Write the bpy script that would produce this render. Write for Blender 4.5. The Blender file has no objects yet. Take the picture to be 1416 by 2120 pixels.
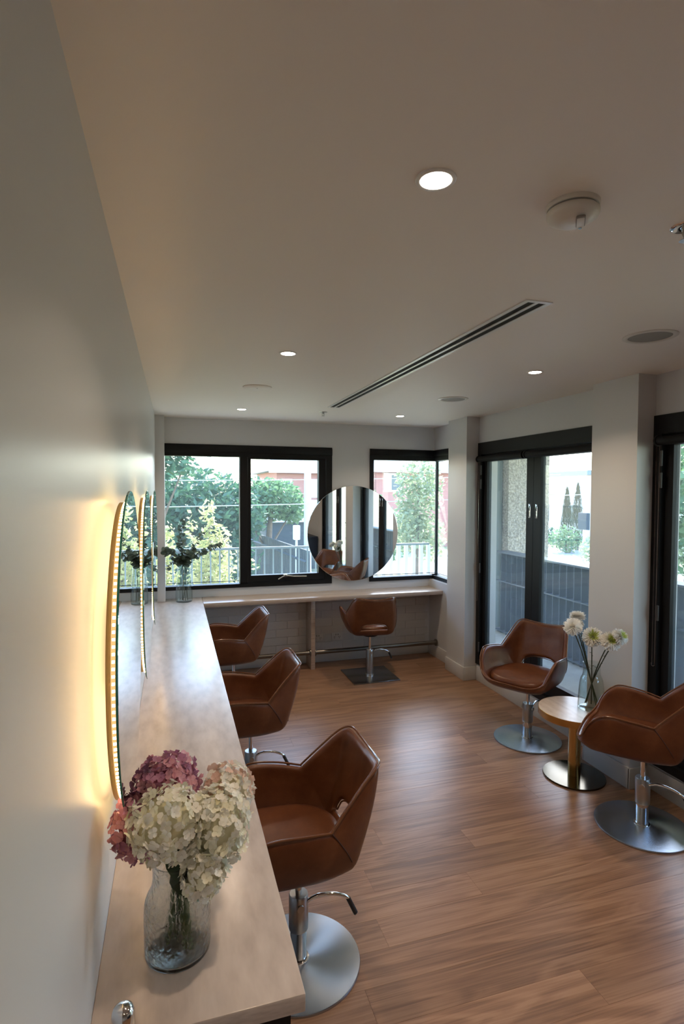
import bpy, bmesh, math, random
from mathutils import Vector, Matrix
PI = math.pi
sc = bpy.context.scene
COL = sc.collection

# ------------------------------------------------------------------ camera
F_PX = 1150.0
cam_d = bpy.data.cameras.new('camera'); cam = bpy.data.objects.new('camera', cam_d); COL.objects.link(cam)
cam_d.sensor_fit = 'VERTICAL'; cam_d.sensor_height = 36.0; cam_d.sensor_width = 24.0
cam_d.lens = 36.0 * F_PX / 2120.0
cam_d.clip_start = 0.02; cam_d.clip_end = 300
yaw, pit, rol = math.radians(16.863), math.radians(2.164), math.radians(0.215)
fw = Vector((math.sin(yaw)*math.cos(pit), math.cos(yaw)*math.cos(pit), -math.sin(pit)))
rt0 = Vector((math.cos(yaw), -math.sin(yaw), 0)); up0 = rt0.cross(fw)
rt = rt0*math.cos(rol) + up0*math.sin(rol); up = -rt0*math.sin(rol) + up0*math.cos(rol)
M = Matrix((rt, up, -fw)).transposed().to_4x4(); M.translation = (0.164, 0.0, 1.8)
cam.matrix_world = M
sc.camera = cam

# ------------------------------------------------------------------ world, sun, exposure
SKY = 1.35
SUN = 20.0
DOWN_W = 4.6
LED_E = 55.0
WARM = (1.0, 0.76, 0.55)
w = bpy.data.worlds.new('world'); sc.world = w; w.use_nodes = True
nt = w.node_tree; nt.nodes.clear()
wo = nt.nodes.new('ShaderNodeOutputWorld'); wb = nt.nodes.new('ShaderNodeBackground')
sky = nt.nodes.new('ShaderNodeTexSky'); sky.sky_type = 'NISHITA'; sky.sun_disc = False
sky.sun_elevation = math.radians(42); sky.sun_rotation = math.radians(37); sky.air_density = 1.2; sky.dust_density = 1.0
tint = nt.nodes.new('ShaderNodeMix'); tint.data_type = 'RGBA'; tint.blend_type = 'MULTIPLY'; tint.inputs[0].default_value = 1.0
tint.inputs[7].default_value = (0.90, 0.97, 1.08, 1)
nt.links.new(sky.outputs[0], tint.inputs[6]); nt.links.new(tint.outputs[2], wb.inputs[0]); wb.inputs[1].default_value = SKY
nt.links.new(wb.outputs[0], wo.inputs[0])
sun_d = bpy.data.lights.new('sun', 'SUN'); sun_d.energy = SUN; sun_d.angle = math.radians(1.0); sun_d.color = (1, 0.95, 0.86)
sun = bpy.data.objects.new('sun', sun_d); COL.objects.link(sun)
sun.rotation_euler = Vector((-0.45, -0.60, -0.66)).to_track_quat('-Z', 'Y').to_euler()
sc.view_settings.view_transform = 'Standard'; sc.view_settings.look = 'None'
sc.view_settings.exposure = 0.12; sc.view_settings.gamma = 1.0; sc.view_settings.use_curve_mapping = False

# light path budget
cy = sc.cycles
cy.max_bounces = 9; cy.diffuse_bounces = 4; cy.glossy_bounces = 4; cy.transmission_bounces = 9; cy.transparent_max_bounces = 8
cy.caustics_reflective = False; cy.sample_clamp_indirect = 6.0; cy.adaptive_threshold = 0.02

# ------------------------------------------------------------------ materials
MAT = {}
def nm(name):
    m = bpy.data.materials.new(name); m.use_nodes = True
    n = m.node_tree; b = n.nodes['Principled BSDF']; MAT[name] = m
    return m, n, b
def N(n, t): return n.nodes.new('ShaderNode'+t)
def ramp(n, stops):
    r = N(n, 'ValToRGB'); e = r.color_ramp.elements
    while len(e) < len(stops): e.new(0.5)
    for x, (p, c) in zip(e, stops): x.position = p; x.color = (*c, 1)
    return r
def plain(name, col, rough=0.5, metal=0.0, bump=0.0, bscale=200.0, var=0.0, spec=None, vscale=6.0):
    m, n, b = nm(name)
    b.inputs['Base Color'].default_value = (*col, 1); b.inputs['Roughness'].default_value = rough
    b.inputs['Metallic'].default_value = metal
    if spec is not None: b.inputs['Specular IOR Level'].default_value = spec
    tc = N(n, 'TexCoord')
    if var:
        no = N(n, 'TexNoise'); no.inputs['Scale'].default_value = vscale; no.inputs['Detail'].default_value = 4
        n.links.new(tc.outputs['Object'], no.inputs['Vector'])
        r = ramp(n, [(0.3, tuple(c*(1-var) for c in col)), (0.7, tuple(min(1, c*(1+var)) for c in col))])
        n.links.new(no.outputs[0], r.inputs[0]); n.links.new(r.outputs[0], b.inputs['Base Color'])
    if bump:
        no = N(n, 'TexNoise'); no.inputs['Scale'].default_value = bscale; no.inputs['Detail'].default_value = 3
        n.links.new(tc.outputs['Object'], no.inputs['Vector'])
        bp = N(n, 'Bump'); bp.inputs['Strength'].default_value = bump; bp.inputs['Distance'].default_value = 0.002
        n.links.new(no.outputs[0], bp.inputs['Height']); n.links.new(bp.outputs[0], b.inputs['Normal'])
    return m
def wood(name, c1, c2, c3, scale=(1.2, 14, 14), rough=0.4, rnd=0.0, bump=0.15, grain=1.0, patch=0.56, fig=0.13):
    m, n, b = nm(name)
    tc = N(n, 'TexCoord'); oi = N(n, 'ObjectInfo')
    ml = N(n, 'VectorMath'); ml.operation = 'MULTIPLY'; ml.inputs[1].default_value = (37.0, 11.0, 5.0)
    cb = N(n, 'CombineXYZ')
    for i in range(3): n.links.new(oi.outputs['Random'], cb.inputs[i])
    n.links.new(cb.outputs[0], ml.inputs[0])
    ad = N(n, 'VectorMath'); ad.operation = 'ADD'
    n.links.new(tc.outputs['Object'], ad.inputs[0]); n.links.new(ml.outputs[0], ad.inputs[1])
    mp = N(n, 'Mapping'); mp.inputs['Scale'].default_value = scale
    n.links.new(ad.outputs[0], mp.inputs[0])
    n1 = N(n, 'TexNoise'); n1.inputs['Scale'].default_value = 1.0; n1.inputs['Detail'].default_value = 5; n1.inputs['Distortion'].default_value = 1.4
    n.links.new(mp.outputs[0], n1.inputs['Vector'])
    # cathedral figure: rings from a warped distance
    mu = N(n, 'Math'); mu.operation = 'MULTIPLY'; mu.inputs[1].default_value = 26.0*grain
    n.links.new(n1.outputs[0], mu.inputs[0])
    sn = N(n, 'Math'); sn.operation = 'SINE'; n.links.new(mu.outputs[0], sn.inputs[0])
    mp2 = N(n, 'Mapping'); mp2.inputs['Scale'].default_value = (scale[0]*3, scale[1]*16, scale[2]*16)
    n.links.new(ad.outputs[0], mp2.inputs[0])
    n2 = N(n, 'TexNoise'); n2.inputs['Scale'].default_value = 1.0; n2.inputs['Detail'].default_value = 3
    n.links.new(mp2.outputs[0], n2.inputs['Vector'])
    a1 = N(n, 'Math'); a1.operation = 'MULTIPLY_ADD'; a1.inputs[1].default_value = fig
    n.links.new(sn.outputs[0], a1.inputs[0]); n.links.new(n2.outputs[0], a1.inputs[2])
    r = ramp(n, [(0.22, c1), (0.5, c2), (0.78, c3)])
    n.links.new(a1.outputs[0], r.inputs[0])
    # each board its own tone, and dark patches
    n3 = N(n, 'TexNoise'); n3.inputs['Scale'].default_value = 1.3; n3.inputs['Detail'].default_value = 2
    mp3 = N(n, 'Mapping'); mp3.inputs['Scale'].default_value = (scale[0]*0.9, scale[1]*0.35, 3); n.links.new(ad.outputs[0], mp3.inputs[0])
    n.links.new(mp3.outputs[0], n3.inputs['Vector'])
    hv = N(n, 'HueSaturation')
    v1 = N(n, 'Math'); v1.operation = 'MULTIPLY_ADD'; v1.inputs[1].default_value = rnd; v1.inputs[2].default_value = 1.0-patch*0.5-rnd*0.5
    n.links.new(oi.outputs['Random'], v1.inputs[0])
    v2 = N(n, 'Math'); v2.operation = 'MULTIPLY_ADD'; v2.inputs[1].default_value = patch
    n.links.new(n3.outputs[0], v2.inputs[0]); n.links.new(v1.outputs[0], v2.inputs[2])
    n.links.new(v2.outputs[0], hv.inputs['Value']); n.links.new(r.outputs[0], hv.inputs['Color'])
    n.links.new(hv.outputs[0], b.inputs['Base Color'])
    b.inputs['Roughness'].default_value = rough
    bp = N(n, 'Bump'); bp.inputs['Strength'].default_value = bump; bp.inputs['Distance'].default_value = 0.001
    n.links.new(a1.outputs[0], bp.inputs['Height']); n.links.new(bp.outputs[0], b.inputs['Normal'])
    return m
def glass_thin(name, tint=(0.95, 0.98, 0.985), f0=0.04, veil=0.0):
    m, n, b = nm(name); n.nodes.remove(b)
    o = n.nodes['Material Output']; t = N(n, 'BsdfTransparent'); g = N(n, 'BsdfGlossy'); mx = N(n, 'MixShader'); lw = N(n, 'LayerWeight')
    t.inputs[0].default_value = (*tint, 1); g.inputs['Roughness'].default_value = 0.0; lw.inputs[0].default_value = 0.5
    pw = N(n, 'Math'); pw.operation = 'POWER'; pw.inputs[1].default_value = 5.0; n.links.new(lw.outputs['Facing'], pw.inputs[0])
    ma = N(n, 'Math'); ma.operation = 'MULTIPLY_ADD'; ma.inputs[1].default_value = 1-f0; ma.inputs[2].default_value = f0; n.links.new(pw.outputs[0], ma.inputs[0])
    n.links.new(ma.outputs[0], mx.inputs[0]); n.links.new(t.outputs[0], mx.inputs[1]); n.links.new(g.outputs[0], mx.inputs[2])
    if veil:
        tl = N(n, 'BsdfTranslucent'); tl.inputs[0].default_value = (0.80, 0.95, 1.0, 1); m2 = N(n, 'MixShader'); m2.inputs[0].default_value = veil
        n.links.new(mx.outputs[0], m2.inputs[1]); n.links.new(tl.outputs[0], m2.inputs[2]); n.links.new(m2.outputs[0], o.inputs[0])
    else: n.links.new(mx.outputs[0], o.inputs[0])
    return m
def glass_solid(name, col=(0.97, 1, 0.99), bump=0.0, scale=60):
    m, n, b = nm(name)
    b.inputs['Base Color'].default_value = (*col, 1); b.inputs['Transmission Weight'].default_value = 1.0
    b.inputs['Roughness'].default_value = 0.0; b.inputs['IOR'].default_value = 1.35
    tc = N(n, 'TexCoord'); v = N(n, 'TexVoronoi'); v.inputs['Scale'].default_value = scale
    n.links.new(tc.outputs['Object'], v.inputs['Vector'])
    bp = N(n, 'Bump'); bp.inputs['Strength'].default_value = bump; bp.inputs['Distance'].default_value = 0.004
    n.links.new(v.outputs[0], bp.inputs['Height']); n.links.new(bp.outputs[0], b.inputs['Normal'])
    t = N(n, 'BsdfTransparent'); t.inputs[0].default_value = (0.97, 0.985, 0.98, 1); mx = N(n, 'MixShader'); mx.inputs[0].default_value = 0.8
    n.links.new(t.outputs[0], mx.inputs[1]); n.links.new(b.outputs[0], mx.inputs[2]); n.links.new(mx.outputs[0], n.nodes['Material Output'].inputs[0])
    return m
def emit(name, col, s):
    m, n, b = nm(name); n.nodes.remove(b); e = N(n, 'Emission'); e.inputs[0].default_value = (*col, 1); e.inputs[1].default_value = s
    n.links.new(e.outputs[0], n.nodes['Material Output'].inputs[0]); return m
def leafy(name, c1, c2, trans=0.35, rough=0.5):
    m, n, b = nm(name)
    tc = N(n, 'TexCoord'); no = N(n, 'TexNoise'); no.inputs['Scale'].default_value = 5.0; no.inputs['Detail'].default_value = 3
    n.links.new(tc.outputs['Object'], no.inputs['Vector'])
    r = ramp(n, [(0.3, c1), (0.7, c2)]); n.links.new(no.outputs[0], r.inputs[0])
    n.links.new(r.outputs[0], b.inputs['Base Color']); b.inputs['Roughness'].default_value = rough
    if trans:
        t = N(n, 'BsdfTranslucent'); mx = N(n, 'MixShader'); mx.inputs[0].default_value = trans
        n.links.new(r.outputs[0], t.inputs[0]); n.links.new(b.outputs[0], mx.inputs[1]); n.links.new(t.outputs[0], mx.inputs[2])
        n.links.new(mx.outputs[0], n.nodes['Material Output'].inputs[0])
    return m

plain('wall_paint', (0.615, 0.615, 0.62), 0.34, bump=0.05, bscale=350)
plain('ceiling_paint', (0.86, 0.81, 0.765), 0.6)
plain('trim_paint', (0.58, 0.575, 0.56), 0.4)
plain('black_frame', (0.008, 0.008, 0.009), 0.45, spec=0.22)
plain('black_matt', (0.007, 0.007, 0.008), 0.6, spec=0.2)
plain('dark_void', (0.006, 0.006, 0.006), 0.9)
plain('white_plastic', (0.70, 0.67, 0.62), 0.4)
plain('white_metal', (0.78, 0.78, 0.77), 0.3)
plain('grille', (0.30, 0.29, 0.27), 0.6, bump=0.4, bscale=900)
wood('floor_oak', (0.185, 0.096, 0.053), (0.275, 0.148, 0.083), (0.345, 0.198, 0.115), scale=(0.8, 8, 8), rough=0.33, rnd=0.20, patch=0.45, fig=0.16)
wood('counter_oak', (0.41, 0.345, 0.30), (0.52, 0.45, 0.40), (0.60, 0.53, 0.475), scale=(9, 0.55, 9), rough=0.29, rnd=0.0, bump=0.0, grain=0.4, patch=0.06, fig=0.03)
wood('counter_oak_x', (0.40, 0.315, 0.25), (0.53, 0.43, 0.35), (0.62, 0.52, 0.44), scale=(0.55, 9, 9), rough=0.26, rnd=0.0, bump=0.05, grain=0.4, patch=0.12, fig=0.08)
wood('table_oak', (0.46, 0.36, 0.27), (0.55, 0.45, 0.36), (0.62, 0.53, 0.43), scale=(9, 0.9, 9), rough=0.35, rnd=0.0, bump=0.05, grain=0.5)
plain('chrome', (0.72, 0.72, 0.72), 0.08, 1.0)
plain('hinge_grey', (0.10, 0.10, 0.10), 0.4, 0.6)
plain('satin_steel', (0.45, 0.44, 0.42), 0.28, 1.0)
plain('rail_steel', (0.19, 0.175, 0.155), 0.3, 1.0)
plain('plate_steel', (0.33, 0.33, 0.34), 0.25, 1.0)
plain('brass', (0.55, 0.35, 0.13), 0.24, 1.0)
plain('brass_base', (0.085, 0.066, 0.04), 0.16, 1.0)
plain('mirror', (0.90, 0.93, 0.92), 0.0, 1.0)
plain('mirror_edge', (0.03, 0.20, 0.17), 0.15)
plain('drum', (0.30, 0.19, 0.085), 0.5)
plain('black_rubber', (0.012, 0.012, 0.012), 0.45)
emit('downlight', (1.0, 0.86, 0.70), 22.0)
emit('led', (1.0, 0.62, 0.27), LED_E)
emit('led_band', (1.0, 0.58, 0.22), 1.0)
emit('wall_fill_glow', (1.0, 0.64, 0.30), 2.6)  # added glow that brightens the wall behind each mirror
glass_thin('pane', veil=0.022)          # glare haze put into the glass as a pale translucent layer
glass_thin('vase_clear', (0.93, 0.965, 0.96), 0.05)
glass_solid('vase_hammered', bump=0.45, scale=80)
plain('outlet', (0.62, 0.61, 0.58), 0.4)
plain('navy', (0.018, 0.03, 0.055), 0.45)
plain('paper', (0.75, 0.74, 0.70), 0.7)
# brown leather
m, n, b = nm('leather')
tc = N(n, 'TexCoord'); no = N(n, 'TexNoise'); no.inputs['Scale'].default_value = 9; no.inputs['Detail'].default_value = 6; no.inputs['Roughness'].default_value = 0.65
n.links.new(tc.outputs['Object'], no.inputs['Vector'])
r = ramp(n, [(0.3, (0.100, 0.030, 0.011)), (0.55, (0.142, 0.047, 0.018)), (0.75, (0.185, 0.070, 0.029))]); n.links.new(no.outputs[0], r.inputs[0])
n.links.new(r.outputs[0], b.inputs['Base Color']); b.inputs['Roughness'].default_value = 0.36
b.inputs['Specular IOR Level'].default_value = 0.32; b.inputs['Coat Weight'].default_value = 0.06; b.inputs['Coat Roughness'].default_value = 0.25
v = N(n, 'TexVoronoi'); v.inputs['Scale'].default_value = 330; n.links.new(tc.outputs['Object'], v.inputs['Vector'])
bp = N(n, 'Bump'); bp.inputs['Strength'].default_value = 0.10; bp.inputs['Distance'].default_value = 0.001
n.links.new(v.outputs[0], bp.inputs['Height']); n.links.new(bp.outputs[0], b.inputs['Normal'])
plain('piping', (0.16, 0.065, 0.03), 0.22)
plain('seam', (0.05, 0.017, 0.008), 0.6)
# circular brushed disc
m, n, b = nm('disc_steel')
b.inputs['Base Color'].default_value = (0.42, 0.46, 0.51, 1); b.inputs['Metallic'].default_value = 1; b.inputs['Roughness'].default_value = 0.27
b.inputs['Anisotropic'].default_value = 0.85
tg = N(n, 'Tangent'); tg.direction_type = 'RADIAL'; tg.axis = 'Z'; n.links.new(tg.outputs[0], b.inputs['Tangent'])
# outdoors
plain('stucco', (0.40, 0.365, 0.32), 0.9, bump=1.0, bscale=38, var=0.38, vscale=42)
MAT['stucco'].node_tree.nodes['Bump'].inputs['Distance'].default_value = 0.03
plain('louvre', (0.085, 0.10, 0.125), 0.5)
plain('dim_glass_grey', (0.16, 0.20, 0.22), 0.6)
plain('rail_paint', (0.16, 0.22, 0.24), 0.5)
plain('rail_sunlit', (0.75, 0.78, 0.78), 0.5)  # pale copy of the railing colour with sunlight painted in
plain('concrete', (0.42, 0.41, 0.39), 0.9, var=0.08)
plain('slab_paint', (0.55, 0.55, 0.54), 0.8)
plain('lawn', (0.30, 0.285, 0.15), 0.95, var=0.35, vscale=1.2)
plain('road', (0.36, 0.36, 0.36), 0.9, var=0.06)
plain('path', (0.52, 0.48, 0.44), 0.9, var=0.05)
plain('roof_tile', (0.22, 0.27, 0.30), 0.8, var=0.1)
plain('render_white', (0.80, 0.80, 0.78), 0.8)
plain('window_dark', (0.10, 0.14, 0.16), 0.1)
plain('fence_dark', (0.03, 0.045, 0.06), 0.7)
plain('pole_grey', (0.55, 0.55, 0.53), 0.8)
plain('bark', (0.16, 0.12, 0.09), 0.9, var=0.2)
m, n, b = nm('brick_red')
tc = N(n, 'TexCoord'); br = N(n, 'TexBrick'); br.inputs['Scale'].default_value = 4.0
br.inputs['Color1'].default_value = (0.50, 0.21, 0.17, 1); br.inputs['Color2'].default_value = (0.45, 0.18, 0.15, 1); br.inputs['Mortar'].default_value = (0.45, 0.30, 0.26, 1)
mpb = N(n, 'Mapping'); mpb.inputs['Rotation'].default_value = (PI/2, 0, 0); n.links.new(tc.outputs['Object'], mpb.inputs[0]); n.links.new(mpb.outputs[0], br.inputs['Vector'])
n.links.new(br.outputs[0], b.inputs['Base Color']); b.inputs['Roughness'].default_value = 0.9
leafy('leaf_dark', (0.035, 0.10, 0.06), (0.09, 0.19, 0.10))
leafy('leaf_mid', (0.08, 0.17, 0.08), (0.18, 0.30, 0.14))
leafy('leaf_sun', (0.34, 0.38, 0.12), (0.58, 0.54, 0.30), 0.45)
leafy('leaf_pale', (0.22, 0.28, 0.15), (0.42, 0.46, 0.28), 0.45)
leafy('leaf_cypress', (0.04, 0.10, 0.06), (0.08, 0.16, 0.10), 0.2)
leafy('eucalyptus', (0.07, 0.105, 0.08), (0.16, 0.205, 0.16), 0.15, 0.45)
leafy('stem_green', (0.05, 0.09, 0.025), (0.10, 0.16, 0.05), 0.0)
leafy('stem_dark', (0.02, 0.04, 0.018), (0.045, 0.07, 0.03), 0.0)
leafy('leaf_bouquet', (0.012, 0.03, 0.012), (0.03, 0.06, 0.02), 0.1)
leafy('petal_white', (0.86, 0.84, 0.74), (0.93, 0.92, 0.87), 0.3)
leafy('petal_cream', (0.82, 0.80, 0.60), (0.89, 0.87, 0.74), 0.3)
leafy('petal_pink', (0.60, 0.26, 0.32), (0.74, 0.42, 0.48), 0.25)
leafy('petal_pink_deep', (0.42, 0.17, 0.29), (0.56, 0.27, 0.40), 0.25)
leafy('petal_blush', (0.72, 0.46, 0.38), (0.80, 0.60, 0.50), 0.25)
leafy('core_cream', (0.60, 0.57, 0.36), (0.70, 0.66, 0.46), 0.1)
leafy('core_pink', (0.28, 0.07, 0.11), (0.36, 0.12, 0.17), 0.1)
leafy('mum_white', (0.89, 0.88, 0.83), (0.94, 0.94, 0.91), 0.3)
leafy('mum_green', (0.45, 0.55, 0.12), (0.62, 0.68, 0.25), 0.25)
plain('floret_eye', (0.55, 0.55, 0.25), 0.6)

# ------------------------------------------------------------------ mesh helpers
class MB:
    def __init__(s): s.v = []; s.f = []
    def add(s, vs, fs):
        o = len(s.v); s.v += [tuple(x) for x in vs]; s.f += [tuple(i+o for i in f) for f in fs]; return s
    def box(s, x0, x1, y0, y1, z0, z1):
        return s.add([(x0,y0,z0),(x1,y0,z0),(x1,y1,z0),(x0,y1,z0),(x0,y0,z1),(x1,y0,z1),(x1,y1,z1),(x0,y1,z1)],
                     [(0,3,2,1),(4,5,6,7),(0,1,5,4),(1,2,6,5),(2,3,7,6),(3,0,4,7)])
    def lathe(s, prof, seg=32, c=(0,0,0), axis='z', caps=True):
        k = len(prof); vs = []
        for i in range(seg):
            a = 2*PI*i/seg
            for r, z in prof:
                p = (r*math.cos(a), r*math.sin(a), z)
                if axis == 'x': p = (z, p[0], p[1])
                if axis == 'y': p = (p[1], z, p[0])
                vs.append((p[0]+c[0], p[1]+c[1], p[2]+c[2]))
        fs = []
        for i in range(seg):
            j = (i+1) % seg
            for q in range(k-1): fs.append((i*k+q, j*k+q, j*k+q+1, i*k+q+1))
        if caps:
            fs.append(tuple(i*k for i in reversed(range(seg)))); fs.append(tuple(i*k+k-1 for i in range(seg)))
        return s.add(vs, fs)
    def cyl(s, r, z0, z1, c=(0,0,0), seg=28, axis='z'): return s.lathe([(r, z0), (r, z1)], seg, c, axis)
    def tube(s, pts, r, seg=8, closed=False, taper=None):
        P = [Vector(p) for p in pts]; n_ = len(P); rings = []; prev = None
        for i, p in enumerate(P):
            t = (P[(i+1) % n_]-P[i-1]) if closed else (P[min(i+1, n_-1)]-P[max(i-1, 0)])
            if t.length < 1e-9: t = Vector((0,0,1))
            t.normalize()
            if prev is None:
                a = Vector((0,0,1)) if abs(t.z) < 0.9 else Vector((1,0,0)); u = t.cross(a).normalized()
            else:
                u = prev - t*prev.dot(t); u = u.normalized() if u.length > 1e-6 else t.orthogonal().normalized()
            prev = u; w_ = t.cross(u)
            rr = r*(taper[i] if taper else 1)
            rings.append([p + (u*math.cos(2*PI*k/seg) + w_*math.sin(2*PI*k/seg))*rr for k in range(seg)])
        vs = [q for ring in rings for q in ring]; fs = []
        for i in range(n_ if closed else n_-1):
            j = (i+1) % n_
            for k in range(seg):
                l = (k+1) % seg; fs.append((i*seg+k, i*seg+l, j*seg+l, j*seg+k))
        if not closed:
            fs.append(tuple(reversed(range(seg)))); fs.append(tuple((n_-1)*seg+k for k in range(seg)))
        return s.add(vs, fs)
    def build(s, name, mat, parent=None, smooth=False, bev=0.0, bseg=2, sub=0, auto=None):
        me = bpy.data.meshes.new(name); me.from_pydata(s.v, [], s.f); me.update()
        if bev:
            bm = bmesh.new(); bm.from_mesh(me)
            bmesh.ops.bevel(bm, geom=list(bm.edges), offset=bev, segments=bseg, profile=0.5, affect='EDGES', clamp_overlap=True)
            bm.to_mesh(me); bm.free()
        me.materials.append(MAT[mat])
        if smooth or bev:
            for p in me.polygons: p.use_smooth = True
        if (smooth or bev) and auto is not False:
            me.set_sharp_from_angle(angle=math.radians(auto or 40))
        o = bpy.data.objects.new(name, me); COL.objects.link(o)
        if parent: o.parent = parent
        if sub:
            md = o.modifiers.new('smooth', 'SUBSURF'); md.levels = sub; md.render_levels = sub
        return o
def BX(name, mat, x0, x1, y0, y1, z0, z1, parent=None, bev=0.0):
    return MB().box(x0,x1,y0,y1,z0,z1).build(name, mat, parent, bev=bev)
def E_(name, loc, rz=0):
    o = bpy.data.objects.new(name, None); COL.objects.link(o); o.location = loc; o.rotation_euler = (0,0,rz); o.empty_display_size = 0.05
    return o
def tag(o, label, cat, group=None):
    o['label'] = label; o['category'] = cat
    if group: o['group'] = group
    return o
def struct(o, label=None, cat=None):
    o['kind'] = 'structure'
    if label: o['label'] = label
    if cat: o['category'] = cat
    return o
def copy_tree(o, parent=None):
    c = o.copy(); COL.objects.link(c); c.parent = parent
    for ch in list(o.children): copy_tree(ch, c)
    return c
def catmull(P, k):
    P = [Vector(p) for p in P]; out = []
    for i in range(len(P)-1):
        a, b_, c, d = P[max(i-1,0)], P[i], P[i+1], P[min(i+2,len(P)-1)]
        for j in range(k):
            t = j/k
            out.append(0.5*((2*b_)+(c-a)*t+(2*a-5*b_+4*c-d)*t*t+(3*b_-a-3*c+d)*t**3))
    out.append(P[-1]); return out

# ------------------------------------------------------------------ room shell
H, D, XR, XC = 2.502, 5.61, 2.934, 2.80
YF = -2.2
ZS, ZH = 0.828, 2.251                         # window sill and head
D1a, D1b = 3.04, 4.67                         # door 1
D2a, D2b = 0.72, 2.66                         # door 2
ZD0, ZD1 = 0.157, 2.256
ZC = 0.749
fl = struct(BX('floor', 'black_matt', 0, XR+0.2, YF, D+0.2, -0.12, -0.014), 'warm brown oak plank floor of the salon', 'floor')
# planks run across the room
random.seed(4)
pm = {}
PWD = 0.15
y = 2.58 - PWD*32
while y < D:
    y0 = max(y, YF); y1 = min(y+PWD, D)
    x = -random.uniform(0.05, 1.6)
    if abs(y-2.58) < 0.02: x = -0.63
    while x < XR:
        L = 1.8
        x0 = max(x, 0.0); x1 = min(x+L, XR)
        if x1-x0 > 0.02 and y1-y0 > 0.01:
            key = (round(x1-x0, 3), round(y1-y0, 3))
            g = 0.00015; hx, hy = (x1-x0)/2-g, (y1-y0)/2-g; c = 0.0005
            if key not in pm:
                mb = MB(); mb.add([(-hx,-hy,-0.014),(hx,-hy,-0.014),(hx,hy,-0.014),(-hx,hy,-0.014),
                        (-hx,-hy,-c),(hx,-hy,-c),(hx,hy,-c),(-hx,hy,-c),
                        (-hx+c,-hy+c,0),(hx-c,-hy+c,0),(hx-c,hy-c,0),(-hx+c,hy-c,0)],
                        [(0,3,2,1),(0,1,5,4),(1,2,6,5),(2,3,7,6),(3,0,4,7),(4,5,9,8),(5,6,10,9),(6,7,11,10),(7,4,8,11),(8,9,10,11)])
                o = mb.build('plank', 'floor_oak', fl); pm[key] = o.data
            else:
                o = bpy.data.objects.new('plank', pm[key]); COL.objects.link(o); o.parent = fl
            o.location = ((x0+x1)/2, (y0+y1)/2, 0)
        x += L
    y += PWD
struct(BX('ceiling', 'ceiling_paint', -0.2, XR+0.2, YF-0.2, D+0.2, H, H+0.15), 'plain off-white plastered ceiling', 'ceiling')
wl = MB().box(-0.2, 0, YF-0.2, D+0.2, -0.12, H); wl.box(0, 0.083, 5.47, D, -0.0, H)
struct(wl.build('wall_left', 'wall_paint'), 'long pale grey wall with three lit mirrors', 'wall')
struct(BX('wall_front', 'wall_paint', 0, XR, YF-0.2, YF, 0, H), 'pale grey wall behind the viewpoint', 'wall')
# back wall with two openings
W1a, W1b, W2a = 0.083, 1.752, 2.172
mb = MB()
mb.box(0, XR+0.2, D, D+0.16, ZH, H)
mb.box(0, XR, D+0.006, D+0.16, -0.12, 0.72); mb.box(0, XR+0.2, D, D+0.16, 0.72, ZS)
mb.box(0, W1a, D, D+0.16, ZS, ZH); mb.box(W1b, W2a, D, D+0.16, ZS, ZH)
wback = struct(mb.build('wall_back', 'wall_paint'), 'pale grey end wall with two windows and painted brick under the bench', 'wall')
# painted bricks below the back counter
bk = None
for r_ in range(7):
    z0 = 0.125 + r_*0.084
    x = 0.44 - (0.12 if r_ % 2 else 0)
    while x < 2.87:
        x0, x1 = max(x, 0.44), min(x+0.236, 2.868)
        if x1-x0 > 0.03:
            key = round(x1-x0, 3); h_ = (x1-x0)/2
            if not bk: bk = {}
            if key not in bk:
                o = BX('brick', 'trim_paint', -h_, h_, -0.002, 0.006, 0, 0.0815, wback); bk[key] = o.data
            else:
                o = bpy.data.objects.new('brick', bk[key]); COL.objects.link(o); o.parent = wback
            o.location = ((x0+x1)/2, D, z0)
        x += 0.24
# right wall with doors and the corner window
mb = MB()
mb.box(XR, XR+0.2, YF, D2a, -0.12, H)
mb.box(XR, XR+0.2, D2a, D2b, ZD1, H); mb.box(XR, XR+0.2, D2a, D2b, -0.12, ZD0-0.002)
mb.box(XC, XR+0.2, D2b, 3.035, -0.12, H)                                # column between the doors
mb.box(XR, XR+0.2, 3.035, D1b, ZD1, H); mb.box(XR, XR+0.2, 3.035, D1b, -0.12, ZD0-0.002)
mb.box(XC, XR+0.2, D1b, 5.03, -0.12, H)                                 # column by the corner window
mb.box(XR, XR+0.2, 5.03, D, ZH, H)
mb.box(2.885, XR+0.2, 5.03, D, -0.12, ZS)
struct(mb.build('wall_right', 'wall_paint'), 'pale grey wall of two columns and two black framed doors', 'wall')
# baseboards
def base(name, boxes):
    mb = MB()
    for b_ in boxes: mb.box(*b_)
    return struct(mb.build(name, 'trim_paint', bev=0.002), 'painted skirting board along the foot of the wall', 'skirting')
base('baseboard_back', [(0.44, 2.87, D-0.012, D+0.006, 0, 0.118)])
base('baseboard_right', [(XC-0.014, XC, 4.66, 5.03, 0, 0.128), (XC-0.014, XR, 4.656, 4.67, 0, 0.128), (2.872, 2.885, 5.03, D-0.014, 0, 0.128),
     (XC-0.014, XC, 2.65, 3.035, 0, 0.128), (XC-0.014, XR, 2.646, 2.66, 0, 0.128), (XC-0.014, XR, 3.035, 3.049, 0, 0.128),
     (XR-0.014, XR, 3.05, 4.655, 0, 0.142), (XR-0.014, XR, 0.72, 2.645, 0, 0.142), (XR-0.014, XR, YF, 0.72, 0, 0.128)])
base('baseboard_left', [(0, 0.014, YF, D-0.15, 0, 0.128)])

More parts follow.
